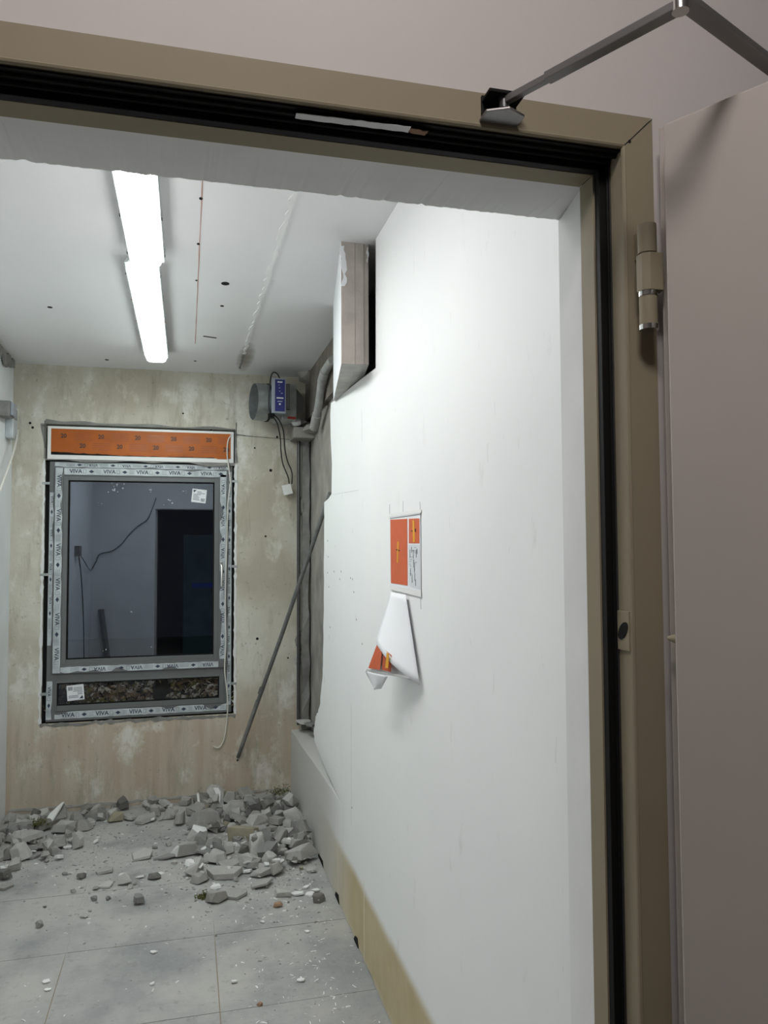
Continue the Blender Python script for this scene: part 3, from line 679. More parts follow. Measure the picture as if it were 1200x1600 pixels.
# ================================================================== LAMPS
def fluorescent(name, xc, y0, y1, em, label):
    t = thing(name, (xc, (y0+y1)/2, CZ), label, 'lamp', 'ceiling strip lamps')
    def sec(mb, prof_, ya, yb, taper=.0):
        # profile (x, z) extruded along Y with end taper
        n = len(prof_); v = []
        for yy, k in ((ya, .78 if taper else 1), (ya+taper, 1), (yb-taper, 1), (yb, .78 if taper else 1)):
            for (px, pz) in prof_: v.append((xc+px*k, yy, CZ+(pz if k == 1 else -.035+(pz+.035)*.55)))
        fs = [tuple(range(n)), tuple(range(4*n-1, 3*n-1, -1))]
        for s_ in range(3): fs += [(s_*n+i, s_*n+(i+1) % n, (s_+1)*n+(i+1) % n, (s_+1)*n+i) for i in range(n)]
        return mb.add(v, fs)
    MB().box(xc-.040, xc+.040, y0+.05, y1-.05, CZ-.012, CZ).build('mount', m_lamph, t)
    sec(MB(), [(-.052,-.012),(-.066,-.030),(-.068,-.0375),(.068,-.0375),(.066,-.030),(.052,-.012)], y0, y1, .012).build('housing', m_lamph, t)
    dfo = sec(MB(), [(-.058,-.0375),(-.058,-.058),(-.050,-.074),(-.036,-.082),(.036,-.082),(.050,-.074),(.058,-.058),(.058,-.0375)], y0+.008, y1-.008, .05).build('diffuser', em, t)
    for p in dfo.data.polygons: p.material_index = 0 if p.normal.z < -.6 else 1   # sides set to emit less than the base, easing the upper wall
    for s in (-1, 1):
        MB().box(xc+s*.0615-.0035, xc+s*.0615+.0035, y0+.02, y1-.02, CZ-.048, CZ-.0376).build('rim', m_clear, t)
    for k in range(5):
        yy = y0+.1+(y1-y0-.2)*k/4
        for s in (-1, 1): MB().box(xc+s*.068-.002, xc+s*.068+.002, yy-.014, yy+.014, CZ-.050, CZ-.026).build('clip', m_chrome, t)
    return t
fluorescent('strip_lamp', -.160, 1.56, 3.105, [m_near, m_nears], 'brilliant white ceiling strip lamp nearer the doorway')
fluorescent('strip_lamp', -.182, 3.135, 4.66, [m_farl, m_farls], 'dimmer bluish ceiling strip lamp nearer the window wall')

# ================================================================== BOARD BOX REMNANT, NICHE AND DUCT
pb = thing('loose_wall_board', (.61, 2.9, CZ), 'thick layered wall board swung loose below the ceiling, cut edges showing', 'wall board')
X0, X1 = .557, .664
def layer(xa, xb, ya, m, name, dz=0):
    # a loose board swung out of the wall: its front edge in the room, its back inside the opening
    k = .112; v = [(xa,ya,2.303+dz),(xb,ya,2.303+dz),(xb+k,3.60,2.312+dz),(xa+k,3.60,2.312+dz),(xa,ya,CZ),(xb,ya,CZ),(xb+k,3.60,CZ),(xa+k,3.60,CZ)]
    o = MB().hexa(v).build(name, [m, m_paper, m_gypsdk], pb)
    for p in o.data.polygons:
        if p.normal.x < -.6: p.material_index = 1
        elif p.normal.z < -.5: p.material_index = 2
    return o
layer(X0, .6105, 2.832, m_gyps, 'outer_board'); layer(.6115, .644, 2.833, m_gyps, 'inner_board', .002); layer(.6446, X1, 2.837, m_gyps, 'inner_board', .004)
# bits of torn paper on the casing edge
ragged_strip((X0+.006, 2.8315, 2.755), (X0+.012, 2.8315, 2.60), .016, 10, 41, .0012, (0,-1,0), .9).build('torn_paper', m_paper, pb)
ragged_strip((X1-.004, 2.8375, 2.76), (X1-.004, 2.8375, 2.70), .008, 6, 42, .0012, (0,-1,0), .9).build('torn_paper', m_paper, pb)

# ventilation duct with damper drive
dc = thing('ventilation_duct', (.40, 4.99, 2.545), 'round galvanised ventilation duct end below the ceiling', 'duct')
yc, zc, R0 = 4.99, 2.55, .118
def tubeX(x0, x1, r_, k=36, hollow=None):
    mb = MB(); v = []; 
    for x in (x0, x1):
        v += [(x, yc+math.cos(2*math.pi*i/k)*r_, zc+math.sin(2*math.pi*i/k)*r_) for i in range(k)]
    fs = [(i, (i+1) % k, (i+1) % k+k, i+k) for i in range(k)]
    if hollow:
        for x in (x0, x1): v += [(x, yc+math.cos(2*math.pi*i/k)*hollow, zc+math.sin(2*math.pi*i/k)*hollow) for i in range(k)]
        fs += [(2*k+i, 3*k+i, 3*k+(i+1) % k, 2*k+(i+1) % k) for i in range(k)]+[(i, 2*k+i, 2*k+(i+1) % k, (i+1) % k) for i in range(k)]+[(k+i, k+(i+1) % k, 3*k+(i+1) % k, 3*k+i) for i in range(k)]
    else: fs += [tuple(range(k)), tuple(range(2*k-1, k-1, -1))]
    return mb.add(v, fs)
tubeX(.402, .60, R0, hollow=R0-.003).build('duct_tube', m_galv, dc, True)
tubeX(.575, .579, R0-.004).build('damper_blade', m_galv, dc)
tubeX(.460, .468, R0+.004, hollow=R0-.001).build('duct_bead', m_galv, dc, True)
tubeX(.485, .497, R0+.005, hollow=R0-.001).build('duct_seal', m_black, dc, True)
MB().box(.56, .655, 4.885, 5.10, 2.43, 2.665).build('damper_casing', m_galv, dc, bevel=.003)
MB().add([(.655,4.90,2.46),(.655,5.08,2.46),(.655,5.08,2.645),(.655,4.90,2.645),(.72,4.95,2.51),(.72,5.05,2.51),(.72,5.05,2.60),(.72,4.95,2.60)], [(0,1,2,3),(4,7,6,5),(0,4,5,1),(1,5,6,2),(2,6,7,3),(3,7,4,0)]).build('reducer', m_galv, dc)
MB().box(.595, .650, 4.8835, 4.8849, 2.437, 2.452).build('red_label', mat('red_sticker', (.35,.03,.03), .5), dc)
ac = thing('damper_drive', (.55, 4.86, 2.45), 'grey and blue damper drive unit on the round duct', 'actuator')
dc.rotation_euler.z = .19; dc.location.y -= .045
a0, a1 = onY(425, 590, 4.80), onY(446, 646, 4.80)
MB().box(a0.x, a1.x+.004, 4.80, 4.850, a1.z, a0.z).build('case', m_greyp, ac, bevel=.004)
fpn = MB().box(a0.x+.019, a1.x-.004, 4.7982, 4.8003, a1.z+.012, a0.z-.010).build('front_panel', m_blue, ac)
for (u, v_, w_, h_) in ((.25,.9,.5,.04),(.35,.82,.1,.02),(.4,.72,.1,.025),(.42,.62,.1,.02),(.6,.56,.18,.02),(.15,.40,.7,.035),(.25,.30,.5,.02),(.4,.20,.18,.05)):
    pw = (a1.x-a0.x-.023); ph = (a0.z-a1.z-.022); xx = a0.x+.019+u*pw; zz = a1.z+.012+v_*ph
    MB().box(xx, xx+w_*pw, 4.7974, 4.7983, zz, zz+h_*ph).build('panel_print', m_white if h_ > .03 else m_film, fpn)
MB().box(a1.x+.004, a1.x+.03, 4.815, 4.850, a1.z+.03, a0.z-.03).build('clamp', m_dark, ac, bevel=.003)
gq = onY(423, 649, 4.82); MB().box(gq.x-.016, gq.x+.022, 4.80, 4.842, gq.z-.018, gq.z+.012).build('cable_gland', m_black, ac, bevel=.005)
MB().box(a0.x+.02, a1.x-.01, 4.850, 4.870, a1.z+.05, a0.z-.05).build('mounting_foot', m_dark, ac)
def cable(pts, rad, m, label, name='cable', group=None):
    return tag(MB().tube(smoothpath(pts, 6), rad, 8).build(name, m, None, True), label, 'cable', group)
cable([onY(x,y,Y) for x,y,Y in ((437,591,4.835),(433,584,4.832),(427,582,4.83),(423,590,4.83),(421,610,4.83),(420,630,4.83),(422,646,4.84))], .0045, m_cable, 'black cable looped over the top of the damper drive')
cable([onY(x,y,Y) for x,y,Y in ((427,651,4.84),(434,664,4.88),(438,685,5.0),(439,705,5.10),(442,725,5.12),(450,745,5.12),(452,757,5.12))], .0042, m_cable, 'left one of two black cables hanging below the damper drive')
cable([onY(x,y,Y) for x,y,Y in ((428,648,4.845),(437,658,4.88),(443,675,5.0),(445,700,5.10),(449,720,5.12),(456,738,5.12),(456,756,5.12))], .0042, m_cable, 'right one of two black cables hanging below the damper drive')
cq = onY(449, 765, 5.12); cb = MB().box(-.030, .030, -.012, .012, -.034, .034).build('connector_box', m_white, None, bevel=.004); cb.location = (cq.x, 5.125, cq.z); cb.rotation_euler = (0, -.25, 0)
tag(cb, 'small white connector box at the end of the black cables', 'connector')

# pipes and mortar in the niche
pts = [onX(520,562,.735), onX(508,580,.735), onX(503,596,.735), onX(500,620,.74), onX(496,645,.745), onX(491,668,.75)]
ip = thing('niche_pipe', pts[-1], 'grey wrapped pipe bending down inside the torn opening', 'pipe')
MB().tube(smoothpath(pts, 5), .024, 14).build('pipe', m_pipe, ip, True)
MB().tube([pts[-2].lerp(pts[-1], .1), pts[-1]], .029, 14).build('pipe_sleeve', m_rubl, ip, True)
MB().tube([pts[1].lerp(pts[2], .0), pts[2]], .028, 14).build('pipe_sleeve', m_pipe, ip, True)
vp = onY(467, 700, 5.11)
tag(MB().tube([(vp.x, 5.115, .46), (vp.x, 5.115, 1.4), (vp.x, 5.115, 2.36)], .013, 10).build('dark_riser_pipe', m_dark, None, True), 'thin dark vertical pipe in the corner of the torn opening', 'pipe')
r = random.Random(31)
def rough_block(name, x0, x1, y0, y1, z0, z1, m, label, cat, nz=18, amp=.008):
    mb = MB(); v = []; fs = []
    for k in range(nz+1):
        z = z0+(z1-z0)*k/nz
        v += [(x0+r.uniform(-amp,amp)*.5, y0+r.uniform(-amp,amp), z), (x1+r.uniform(-amp,amp), y0+r.uniform(-amp,amp), z), (x1, y1, z), (x0, y1, z)]
    for k in range(nz):
        for a in range(4): fs.append((4*k+a, 4*k+(a+1) % 4, 4*k+4+(a+1) % 4, 4*k+4+a))
    fs += [(0,1,2,3), tuple(4*nz+q for q in (3,2,1,0))]
    return mb.add(v, fs).build(name, m, None)
e0 = onY(472, 900, 5.12).x; e1 = onY(483, 900, 5.12).x
rough_block('mortar_column', e0, e1, 5.115, D, .43, 2.34, m_mortar, None, None).parent = wr
def lump(name, c, s, seed, m, par):
    bm = bmesh.new(); bmesh.ops.create_icosphere(bm, subdivisions=2, radius=1)
    for v in bm.verts:
        k = 1+.45*mnoise.noise(v.co*1.7+Vector((seed*3.1,0,0))); v.co = Vector((v.co.x*s[0]*k, v.co.y*s[1]*k, v.co.z*s[2]*k))+Vector(c)
    me = bpy.data.meshes.new(name); bm.to_mesh(me); bm.free(); me.materials.append(m); o = bpy.data.objects.new(name, me); C.objects.link(o)
    if par: o.parent = par; o.matrix_parent_inverse = par.matrix_basis.inverted()
    return o
for i, (px, py, Y, s, mm) in enumerate(((467,661,5.05,(.06,.07,.025),m_mortar), (455,658,5.1,(.05,.05,.02),m_mortar), (490,670,4.9,(.07,.12,.03),m_old), (472,790,5.14,(.03,.03,.07),m_mortar), (470,1000,5.14,(.035,.03,.06),m_mortar), (468,1030,5.14,(.03,.03,.04),m_rubl), (480,960,5.14,(.02,.03,.06),m_mortar), (475,1128,5.05,(.05,.08,.012),m_rubl), (484,1132,4.9,(.035,.06,.012),m_rub), (478,585,5.05,(.05,.1,.06),m_old), (486,575,5.0,(.07,.1,.03),m_old))):
    q = onY(px, py, Y); lump('mortar_lump', q, s, i, mm, wr)
tag(lump('white_mortar_lump', onY(463,660,4.97), (.035,.03,.022), 7, m_rubw, None), 'pale lump of mortar under the round duct', 'mortar')
plabel(MB().box(.768, NX, 3.75, D, 2.47, CZ).build('darkening_block', mat('darkening_brown', (.17,.15,.125), .95, var=.25, vscale=8, bump=.5), wr), 'dark brown block added to darken the top of the opening')  # invented block, added so the upper niche reads dark
MB().box(.66, NX, 4.95, D, 2.33, 2.40).build('masonry_nib', m_old, wr, bevel=.006)
# conduit leaning out of the opening
p1 = onY(372,1183,5.155); p2 = onX(516,770,.765)
po = thing('leaning_conduit', p1, 'long thin grey conduit leaning out of the torn wall opening', 'conduit')
MB().tube([p1, p1.lerp(p2,.5)+Vector((.004,0,-.006)), p2], .0125, 10).build('tube', m_pole, po, True)
mid = p1.lerp(p2, .27); MB().tube([mid, mid.lerp(p2, .03)], .0165, 10).build('coupling', m_pole, po, True)
MB().tube([p1.lerp(p2, .05), p1.lerp(p2, .24)], .0138, 10).build('rusty_end', m_mortar, po, True)

# ---- left wall boxes and cable
jb = onX(13, 640, XL)
q = onX(10, 640, XL+.03)
jx = thing('junction_box', (XL, q.y, q.z), 'small grey junction box high on the left wall', 'junction box')
MB().box(XL, XL+.06, q.y-.05, q.y+.05, q.z-.045, q.z+.045).build('box', m_mortar, jx, bevel=.005)
MB().box(XL+.06, XL+.075, q.y-.042, q.y+.042, q.z-.038, q.z+.038).build('lid', m_greyp, jx, bevel=.004)
MB().box(XL, XL+.05, q.y+.05, q.y+.20, q.z-.03, q.z+.03).build('entry_stub', m_pipe, jx, bevel=.004)
q2 = onX(20, 668, XL+.03)
MB().box(XL, XL+.045, q2.y-.06, q2.y+.06, q2.z-.07, q2.z+.05).build('lower_box', m_film, jx, bevel=.006)
cable([onX(x,y,XL+o) for x,y,o in ((28,672,.04),(24,695,.06),(16,722,.06),(5,752,.06),(-14,800,.06),(-40,860,.06))], .006, m_wcable, 'white cable drooping from the box on the left wall')

# ---- things on the inner side of the door wall (seen mirrored in the window)
MR = 2*(D+.02)-YB
def mir(px, py): p = onY(px, py, MR); return Vector((p.x, YB+.012, p.z))
cable([mir(x,y) for x,y in ((244,778),(238,795),(230,812),(216,822),(203,834),(190,850),(175,861),(156,866),(150,878),(142,892))], .006, m_pole, 'dark cable sagging along the inner side of the doorway wall')
def mirL(px, py, off): p = onX(px, py, XL+off); return Vector((p.x, 2*(D+.02)-p.y, p.z))
cable([mirL(x,y,.03) for x,y in ((123,868),(127,905),(130,960),(131,1020),(131,1060))], .006, m_pole, 'dark cable hanging straight down the left wall, seen in the window reflection')
q = mirL(121, 861, .02); tag(MB().box(XL, XL+.05, q.y-.07, q.y+.07, q.z-.05, q.z+.05).build('socket_box', m_mortar, None, bevel=.004), 'grey box on the left wall seen reflected in the window', 'junction box')
cable([mirL(x,y,.03) for x,y in ((124,866),(131,876),(138,888))]+[mir(142,892)], .005, m_pole, 'short dark cable slanting across the room corner by the doorway')
def far_(px, py): return onY(px, py, 2*(D+.02)+1.9)
b0, b1 = far_(287, 836), far_(350, 1000); c0, c1 = far_(300, 911), far_(333, 918)
tb = thing('reflection_board', (b0.x, -1.9, 0), 'made-up dark teal board with a blue stripe, added for the window reflection', 'board')  # invented board, stands in for a vague teal and blue reflection
MB().box(b0.x, b1.x, -1.93, -1.9, .0, b0.z).build('panel', mat('teal_board', (.10,.19,.20), .5, var=.3, vscale=5), tb)
MB().box(c0.x, b1.x-.02, -1.9, -1.895, c1.z, c0.z).build('stripe', mat('blue_stripe', (.05,.12,.75), .4), tb)
q = mir(158, 952); q3 = mir(184, 1045)
tag(MB().bar((q.x, YB+.025, q.z), (q3.x, YB+.16, q3.z-.55), .05, .04).build('leaning_batten', m_mortar, None), 'dark batten leaning on the inner side of the doorway wall', 'batten')

# ================================================================== NOTICE SHEETS ON THE RIGHT WALL
def onW(px, py, off): return onX(px, py, XR-off)
def sheet(pts, name, m, par, th=.0006):
    v = [Vector(p) for p in pts]; n_ = (v[1]-v[0]).cross(v[2]-v[0]).normalized()
    if n_.x > 0: n_ = -n_
    k = len(v); return MB().add(v+[p+n_*th for p in v], [tuple(range(k)), tuple(range(2*k-1, k-1, -1))]+[(i, (i+1) % k, (i+1) % k+k, i+k) for i in range(k)]).build(name, m, par)
nt_ = thing('site_notice', onW(633, 860, 0), 'notice with orange panels and a drawing taped to the white wall', 'notice')
sheet([onW(609,807,.002), onW(657,801,.002), onW(658,932,.002), onW(610,917,.002)], 'paper', m_paper, nt_)
pa = sheet([onW(610,812,.0028), onW(636.5,810.5,.0028), onW(637,915,.0028), onW(611,911,.0028)], 'orange_panel', m_orpap, nt_)
pc = sheet([onW(639,810.5,.0028), onW(655.5,810,.0028), onW(655.5,849,.0028), onW(639,849,.0028)], 'orange_panel', m_orpap, nt_)
sheet([onW(621.2,846,.0036), onW(623.2,846,.0036), onW(622.2,879,.0036), onW(620.2,879,.0036)], 'yellow_lettering', m_yel, pa)
sheet([onW(644.5,813,.0036), onW(647.5,813,.0036), onW(648.5,847,.0036), onW(645.5,847,.0036)], 'yellow_lettering', m_yel, pc)
for (x, y, w_, h_) in ((619,858,2,2), (622.5,859,2,2)): sheet([onW(x,y,.0042), onW(x+w_,y,.0042), onW(x+w_,y+h_,.0042), onW(x,y+h_,.0042)], 'lettering', m_brownink, pa)
for (x, y, w_, h_) in ((642.5,828.5,2,2), (648,826,1.6,5)): sheet([onW(x,y,.0042), onW(x+w_,y,.0042), onW(x+w_,y+h_,.0042), onW(x,y+h_,.0042)], 'lettering', m_brownink, pc)
r = random.Random(9)
pdw = sheet([onW(638.5,851,.0028), onW(655.8,851,.0028), onW(656.5,921,.0028), onW(639,916,.0028)], 'drawing', mat('drawing_paper', (.66,.68,.70), .6), nt_)
for k in range(26):
    x = r.uniform(640, 653); y = r.uniform(854, 908); v = r.random() < .5; ww = r.uniform(1.5, 5) if not v else .7; hh = r.uniform(4, 14) if v else .7
    sheet([onW(x,y,.0036), onW(min(x+ww,655),y,.0036), onW(min(x+ww,655),y+hh,.0036), onW(x,y+hh,.0036)], 'drawing_line', m_drawing, pdw)
sheet([onW(608,803,.0015), onW(658,796,.0015), onW(658,801,.003), onW(608,808,.003)], 'tape', m_white, nt_)
a, b = onW(609.5,810,.0035), onW(657,803,.0035); MB().bar(a, b, .0012, .002).build('tape_edge', m_drawing, nt_)
sheet([onW(609,914,.003), onW(658,924,.003), onW(658,933,.004), onW(610,921,.004)], 'tape', m_white, nt_)
for (x0, y0, x1, y1) in ((609,788,609,806), (630,783,630,800), (656,784,657,800), (657,930,658,952)):
    MB().bar(onW(x0,y0,0), onW(x1,y1,0), .003, .002, up=(1,0,0)).build('glue_streak', m_film, nt_)
# torn sheet hanging from it, folded so its white back shows
hs = thing('hanging_sheet', onW(625, 930, 0), 'torn white sheet folded over and hanging below the orange notice', 'paper')
def grid(c00, c10, c11, c01, bulge, name, m, par, n=10):
    c00, c10, c11, c01 = map(Vector, (c00, c10, c11, c01)); v = []; fs = []
    for j in range(n+1):
        for i in range(n+1):
            s, t = i/n, j/n; p = (c00.lerp(c10, s)).lerp(c01.lerp(c11, s), t); p.x -= bulge*math.sin(math.pi*s)*(.3+.7*t); v.append(p)
    for j in range(n):
        for i in range(n): k = j*(n+1)+i; fs.append((k, k+1, k+n+2, k+n+1))
    o = MB().add(v, fs).build(name, m, par, True, recalc=False)
    md = o.modifiers.new('thickness', 'SOLIDIFY'); md.thickness = .0005
    return o
grid(onW(611,925,.006), onW(634,929,.010), onW(656,1071,.012), onW(587,1004,.085), .018, 'white_back', m_paper, hs)
bk = grid(onW(590,1003,.075), onW(632,1038,.030), onW(650,1064,.012), onW(575,1046,.085), .004, 'printed_side', m_paper, hs)
sheet([onW(589.5,1006,.078), onW(597.5,1012,.074), onW(594,1046.5,.076), onW(575.5,1044,.090)], 'orange_panel', m_orpap, hs)
s_ = sheet([onW(599.5,1013,.073), onW(612,1024,.062), onW(611,1050,.064), onW(597,1047,.074)], 'orange_panel', mat('orange_red_print_dark', (.50,.09,.03), .5), hs)
sheet([onW(604.5,1019,.0745), onW(608,1022,.071), onW(606.5,1044,.0735), onW(602,1043.5,.0765)], 'yellow_lettering', m_yel, s_)
grid(onW(570,1048,.088), onW(606,1057,.068), onW(596,1076,.060), onW(586,1078,.066), .012, 'curled_corner', m_paper, hs)
sheet([onW(573,1045,.089), onW(640,1057,.035), onW(640,1060,.034), onW(571,1050,.089)], 'tape', m_white, hs)

# ================================================================== RUBBLE
GX, GY, CS = -1.10, 2.4, .012
gw, gh = int(1.85/CS), int(2.85/CS)
hgt = np.zeros((gw, gh))
jj = (np.arange(gh)+.5)*CS+GY; ii = (np.arange(gw)+.5)*CS+GX
def chunk_verts(seed, w_, d_, h_, kind):
    r = random.Random(seed); pts = []
    n = r.choice((4,5,5,6)); a0 = r.uniform(0, 6.28); sx, sy = r.uniform(-.25,.25), r.uniform(-.25,.25)
    for i in range(n):
        a = a0+2*math.pi*(i+r.uniform(-.28,.28))/n; rr = r.uniform(.8, 1.12)
        for s in (-1, 1):
            k = rr*(r.uniform(.9, 1.0) if kind == 'slab' else (r.uniform(.85,1.05) if s < 0 else r.uniform(.45, .95)))
            pts.append(Vector((math.cos(a)*k*w_*.55+sx*s*h_*.5, math.sin(a)*k*d_*.55+sy*s*h_*.5, s*h_/2*(r.uniform(.75,1.0) if kind == 'slab' else r.uniform(.35, 1.0)))))
    if kind != 'slab':
        pts.append(Vector((r.uniform(-.25,.25)*w_, r.uniform(-.25,.25)*d_, h_*.5))); pts.append(Vector((r.uniform(-.3,.3)*w_, r.uniform(-.3,.3)*d_, -h_*.5)))
    return pts
def hull(pts, name, mats, top_white=None):
    bm = bmesh.new()
    for p in pts: bm.verts.new(p)
    bmesh.ops.convex_hull(bm, input=bm.verts[:]); bmesh.ops.delete(bm, geom=[v for v in bm.verts if not v.link_faces], context='VERTS')
    bmesh.ops.dissolve_limit(bm, angle_limit=math.radians(7), verts=bm.verts[:], edges=bm.edges[:])
    bmesh.ops.recalc_face_normals(bm, faces=bm.faces[:])
    sz = max((v.co.length for v in bm.verts))
    bmesh.ops.bevel(bm, geom=bm.edges[:], offset=sz*.022, segments=1, affect='EDGES', clamp_overlap=True)
    me = bpy.data.meshes.new(name); bm.to_mesh(me); bm.free()
    for m in mats: me.materials.append(m)
    if top_white:
        tw = Vector(top_white).normalized()
        for p in me.polygons: p.material_index = 1 if p.normal.dot(tw) > .75 else 0
    return me
def cells(px_, py_, rr):
    i0, i1 = max(0, int((px_-rr-GX)/CS)), min(gw, int((px_+rr-GX)/CS)+1); j0, j1 = max(0, int((py_-rr-GY)/CS)), min(gh, int((py_+rr-GY)/CS)+1)
    if i0 >= i1 or j0 >= j1: return None
    mk = ((ii[i0:i1,None]-px_)**2+(jj[None,j0:j1]-py_)**2) <= rr*rr
    return (slice(i0,i1), slice(j0,j1)), mk
def drop(me_pts, rot, x, y, settle=.4):
    R_ = rot.to_matrix(); q = [R_ @ p for p in me_pts]; mnz = min(p.z for p in q); mxz = max(p.z for p in q)
    rad = .5*(max(p.x for p in q)-min(p.x for p in q)+max(p.y for p in q)-min(p.y for p in q))/2
    c = cells(x, y, rad*.85)
    sup = 0.0
    if c:
        vals = hgt[c[0]][c[1]]
        if vals.size: sup = float(np.quantile(vals, settle))
    z = sup-mnz-.003*(sup > .005)
    return z, sup, mxz-mnz, rad
def settle_update(x, y, rad, top):
    c = cells(x, y, rad*.8)
    if c:
        sub = hgt[c[0]]; d2 = ((ii[c[0][0],None]-x)**2+(jj[None,c[0][1]]-y)**2)/(rad*.8)**2
        hgt[c[0]] = np.where(c[1], np.maximum(sub, top*(1-.35*d2)), sub)
def clampxy(x, y, rad):
    return min(max(x, XL+rad*1.02), XR-.012-rad*1.02), min(y, D-.012-rad*1.02)
def mound(x, y):
    n_ = mnoise.noise(Vector((x*9, y*9, 1.7)))*.5+mnoise.noise(Vector((x*23, y*23, 4.1)))*.25
    g = .034*math.exp(-(((x-.46)/.24)**2+((y-4.85)/.34)**2))+  .022*math.exp(-(((x-.36)/.26)**2+((y-4.3)/.3)**2))+.03*math.exp(-(((x+.95)/.17)**2+((y-4.85)/.3)**2))+.022*math.exp(-((y-5.17)/.10)**2)
    return max(0.0, g*(1+n_)-.012)
mb = MB(); nx, ny = 70, 80; vv = []
for j in range(ny+1):
    for i in range(nx+1):
        x = XL+.004+(XR-.012-XL)*i/nx; y = 3.55+(D-.006-3.55)*j/ny; g = mound(x, y); vv.append((x, y, g-.006 if g <= 0 else g))
mb.add(vv, [(j*(nx+1)+i, j*(nx+1)+i+1, (j+1)*(nx+1)+i+1, (j+1)*(nx+1)+i) for j in range(ny) for i in range(nx) if max(vv[q][2] for q in (j*(nx+1)+i, j*(nx+1)+i+1, (j+1)*(nx+1)+i+1, (j+1)*(nx+1)+i)) > 0])
dm = mb.build('rubble_dust', m_rub, None, recalc=False); dm['kind'] = 'stuff'; tag(dm, 'fine grey rubble dust banked under the broken pieces', 'dust')
for i in range(gw):
    for j in range(gh): hgt[i, j] = mound(ii[i], jj[j])
MATS = {'g': m_rub, 'l': m_rubl, 'w': m_rubw, 'b': m_rubb, 'd': m_rubd, 'r': m_rubr}
PXM = lambda Y: (Y*.968+.1)/F
# (px x, px y of the centre, px width, px height, kind, material, white face or None, yaw, label or None)
HERO = [
 (68,1288,24,15,'block','d',None,.4,'dark chunk at the foot of the white shard in the left pile'),
 (101,1291,34,18,'block','l',None,.1,'long grey block right of the white shard in the left pile'),
 (131,1288,22,15,'block','g',None,.5,None), (45,1306,44,18,'slab','l',None,.3,'broad flat slab in the middle of the left pile'),
 (83,1317,38,14,'block','g',None,.05,None), (33,1329,22,24,'block','l',None,.1,'upright pale block at the front of the left pile'),
 (10,1333,26,18,'block','d',None,.3,'brownish lump at the left edge of the picture'), (5,1366,18,16,'block','d',None,.0,'dark chunk on the floor at the left edge of the picture'),
 (20,1292,24,14,'block','g',None,.8,None), (38,1291,22,13,'block','g',None,.2,None), (120,1275,26,15,'block','g',None,.2,None), (152,1272,30,20,'slab','g',None,.5,None), (183,1274,24,15,'block','b',None,.1,None),
 (226,1279,32,14,'slab','l',None,.5,None), (242,1266,18,14,'block','g',None,.2,None), (205,1276,20,10,'slab','l',None,.2,None), (85,1329,18,12,'block','g',None,.4,None), (118,1312,14,13,'block','l',None,.4,None), (55,1338,20,9,'slab','g',None,.4,None), (8,1385,24,10,'slab','g',None,.4,None),
 (163,1360,26,9,'slab','l',None,.1,'flat rounded flake alone on the open floor left of centre'), (127,1368,14,8,'block','d',None,.2,'small dark stone alone on the floor below the left pile'),
 (193,1372,24,15,'block','l',(-.5,-.2,.8),.6,'wedge shaped chunk with a white slanting top on the open floor'), (167,1382,20,7,'slab','l',None,.2,None), (216,1405,20,14,'block','g',None,.5,'single grey stone nearest the tile joint'),
 (222,1336,30,9,'slab','l',None,.3,None), (258,1338,28,7,'slab','g',None,.0,None), (240,1368,20,9,'block','d',None,.3,None),
 (265,1271,20,15,'block','l',None,.2,None), (283,1277,17,22,'block','g',None,.9,None), (300,1268,20,14,'slab','g',None,.6,None),
 (318,1280,44,30,'block','g',None,.2,'large rounded grey boulder in front of the standing slabs'), (312,1303,34,20,'block','l',(-.1,-.3,1),.1,'pale topped block in the middle of the right heap'),
 (290,1325,40,24,'block','l',(-.9,-.5,.1),.25,'big angular block at the left front of the right heap'), (325,1331,30,9,'slab','g',None,.4,None), (300,1283,16,12,'block','g',None,.3,None), (335,1297,18,12,'block','d',None,.3,None),
 (312,1371,26,13,'block','g',None,.3,None), (350,1362,50,20,'slab','l',None,.35,'broad flat slab at the front of the right heap'), (336,1400,28,18,'block','g',None,.3,None), (366,1397,38,12,'slab','l',None,.1,'flat grey slab nearest the camera in the right heap'), (340,1330,22,24,'block','g',None,1.2,None),(355,1322,20,16,'block','l',None,.8,None), (325,1340,14,14,'block','l',None,.8,None),
 (372,1262,42,22,'block','g',None,.1,'big grey block against the far wall right of the standing slabs'), (415,1258,26,20,'block','d',None,.4,None), (452,1256,20,18,'block','l',None,.3,None), (430,1268,28,20,'slab','g',None,.6,None), (463,1272,26,24,'block','l',None,.2,None), (393,1278,32,14,'slab','l',None,.1,None),
 (381,1301,44,22,'block','b',None,.05,'mossy brown brick like slab in the right heap'), (415,1305,26,28,'block','g',None,.9,None), (447,1303,32,20,'block','l',None,.2,None), (470,1291,28,22,'block','g',None,.1,None),
 (470,1332,46,26,'block','l',None,.3,'large pale boulder against the right wall'), (460,1314,34,9,'slab','l',None,.5,None), (381,1319,15,12,'block','l',None,.4,None), (400,1320,24,16,'block','l',None,.1,None), (442,1330,20,12,'block','g',None,.4,None),
 (396,1349,26,13,'block','g',None,.4,None), (410,1362,30,13,'block','l',None,.1,None), (408,1379,32,9,'slab','l',None,.3,None), (497,1402,20,12,'block','d',None,.2,'small dark stone by the foot of the right wall'), (440,1394,28,12,'block','l',None,.5,None), (434,1413,13,7,'block','r',None,.2,'small reddish brick crumb on the floor'),
 (407,1568,9,5,'block','r',None,.2,'tiny reddish crumb on the tiles in the foreground'),
]
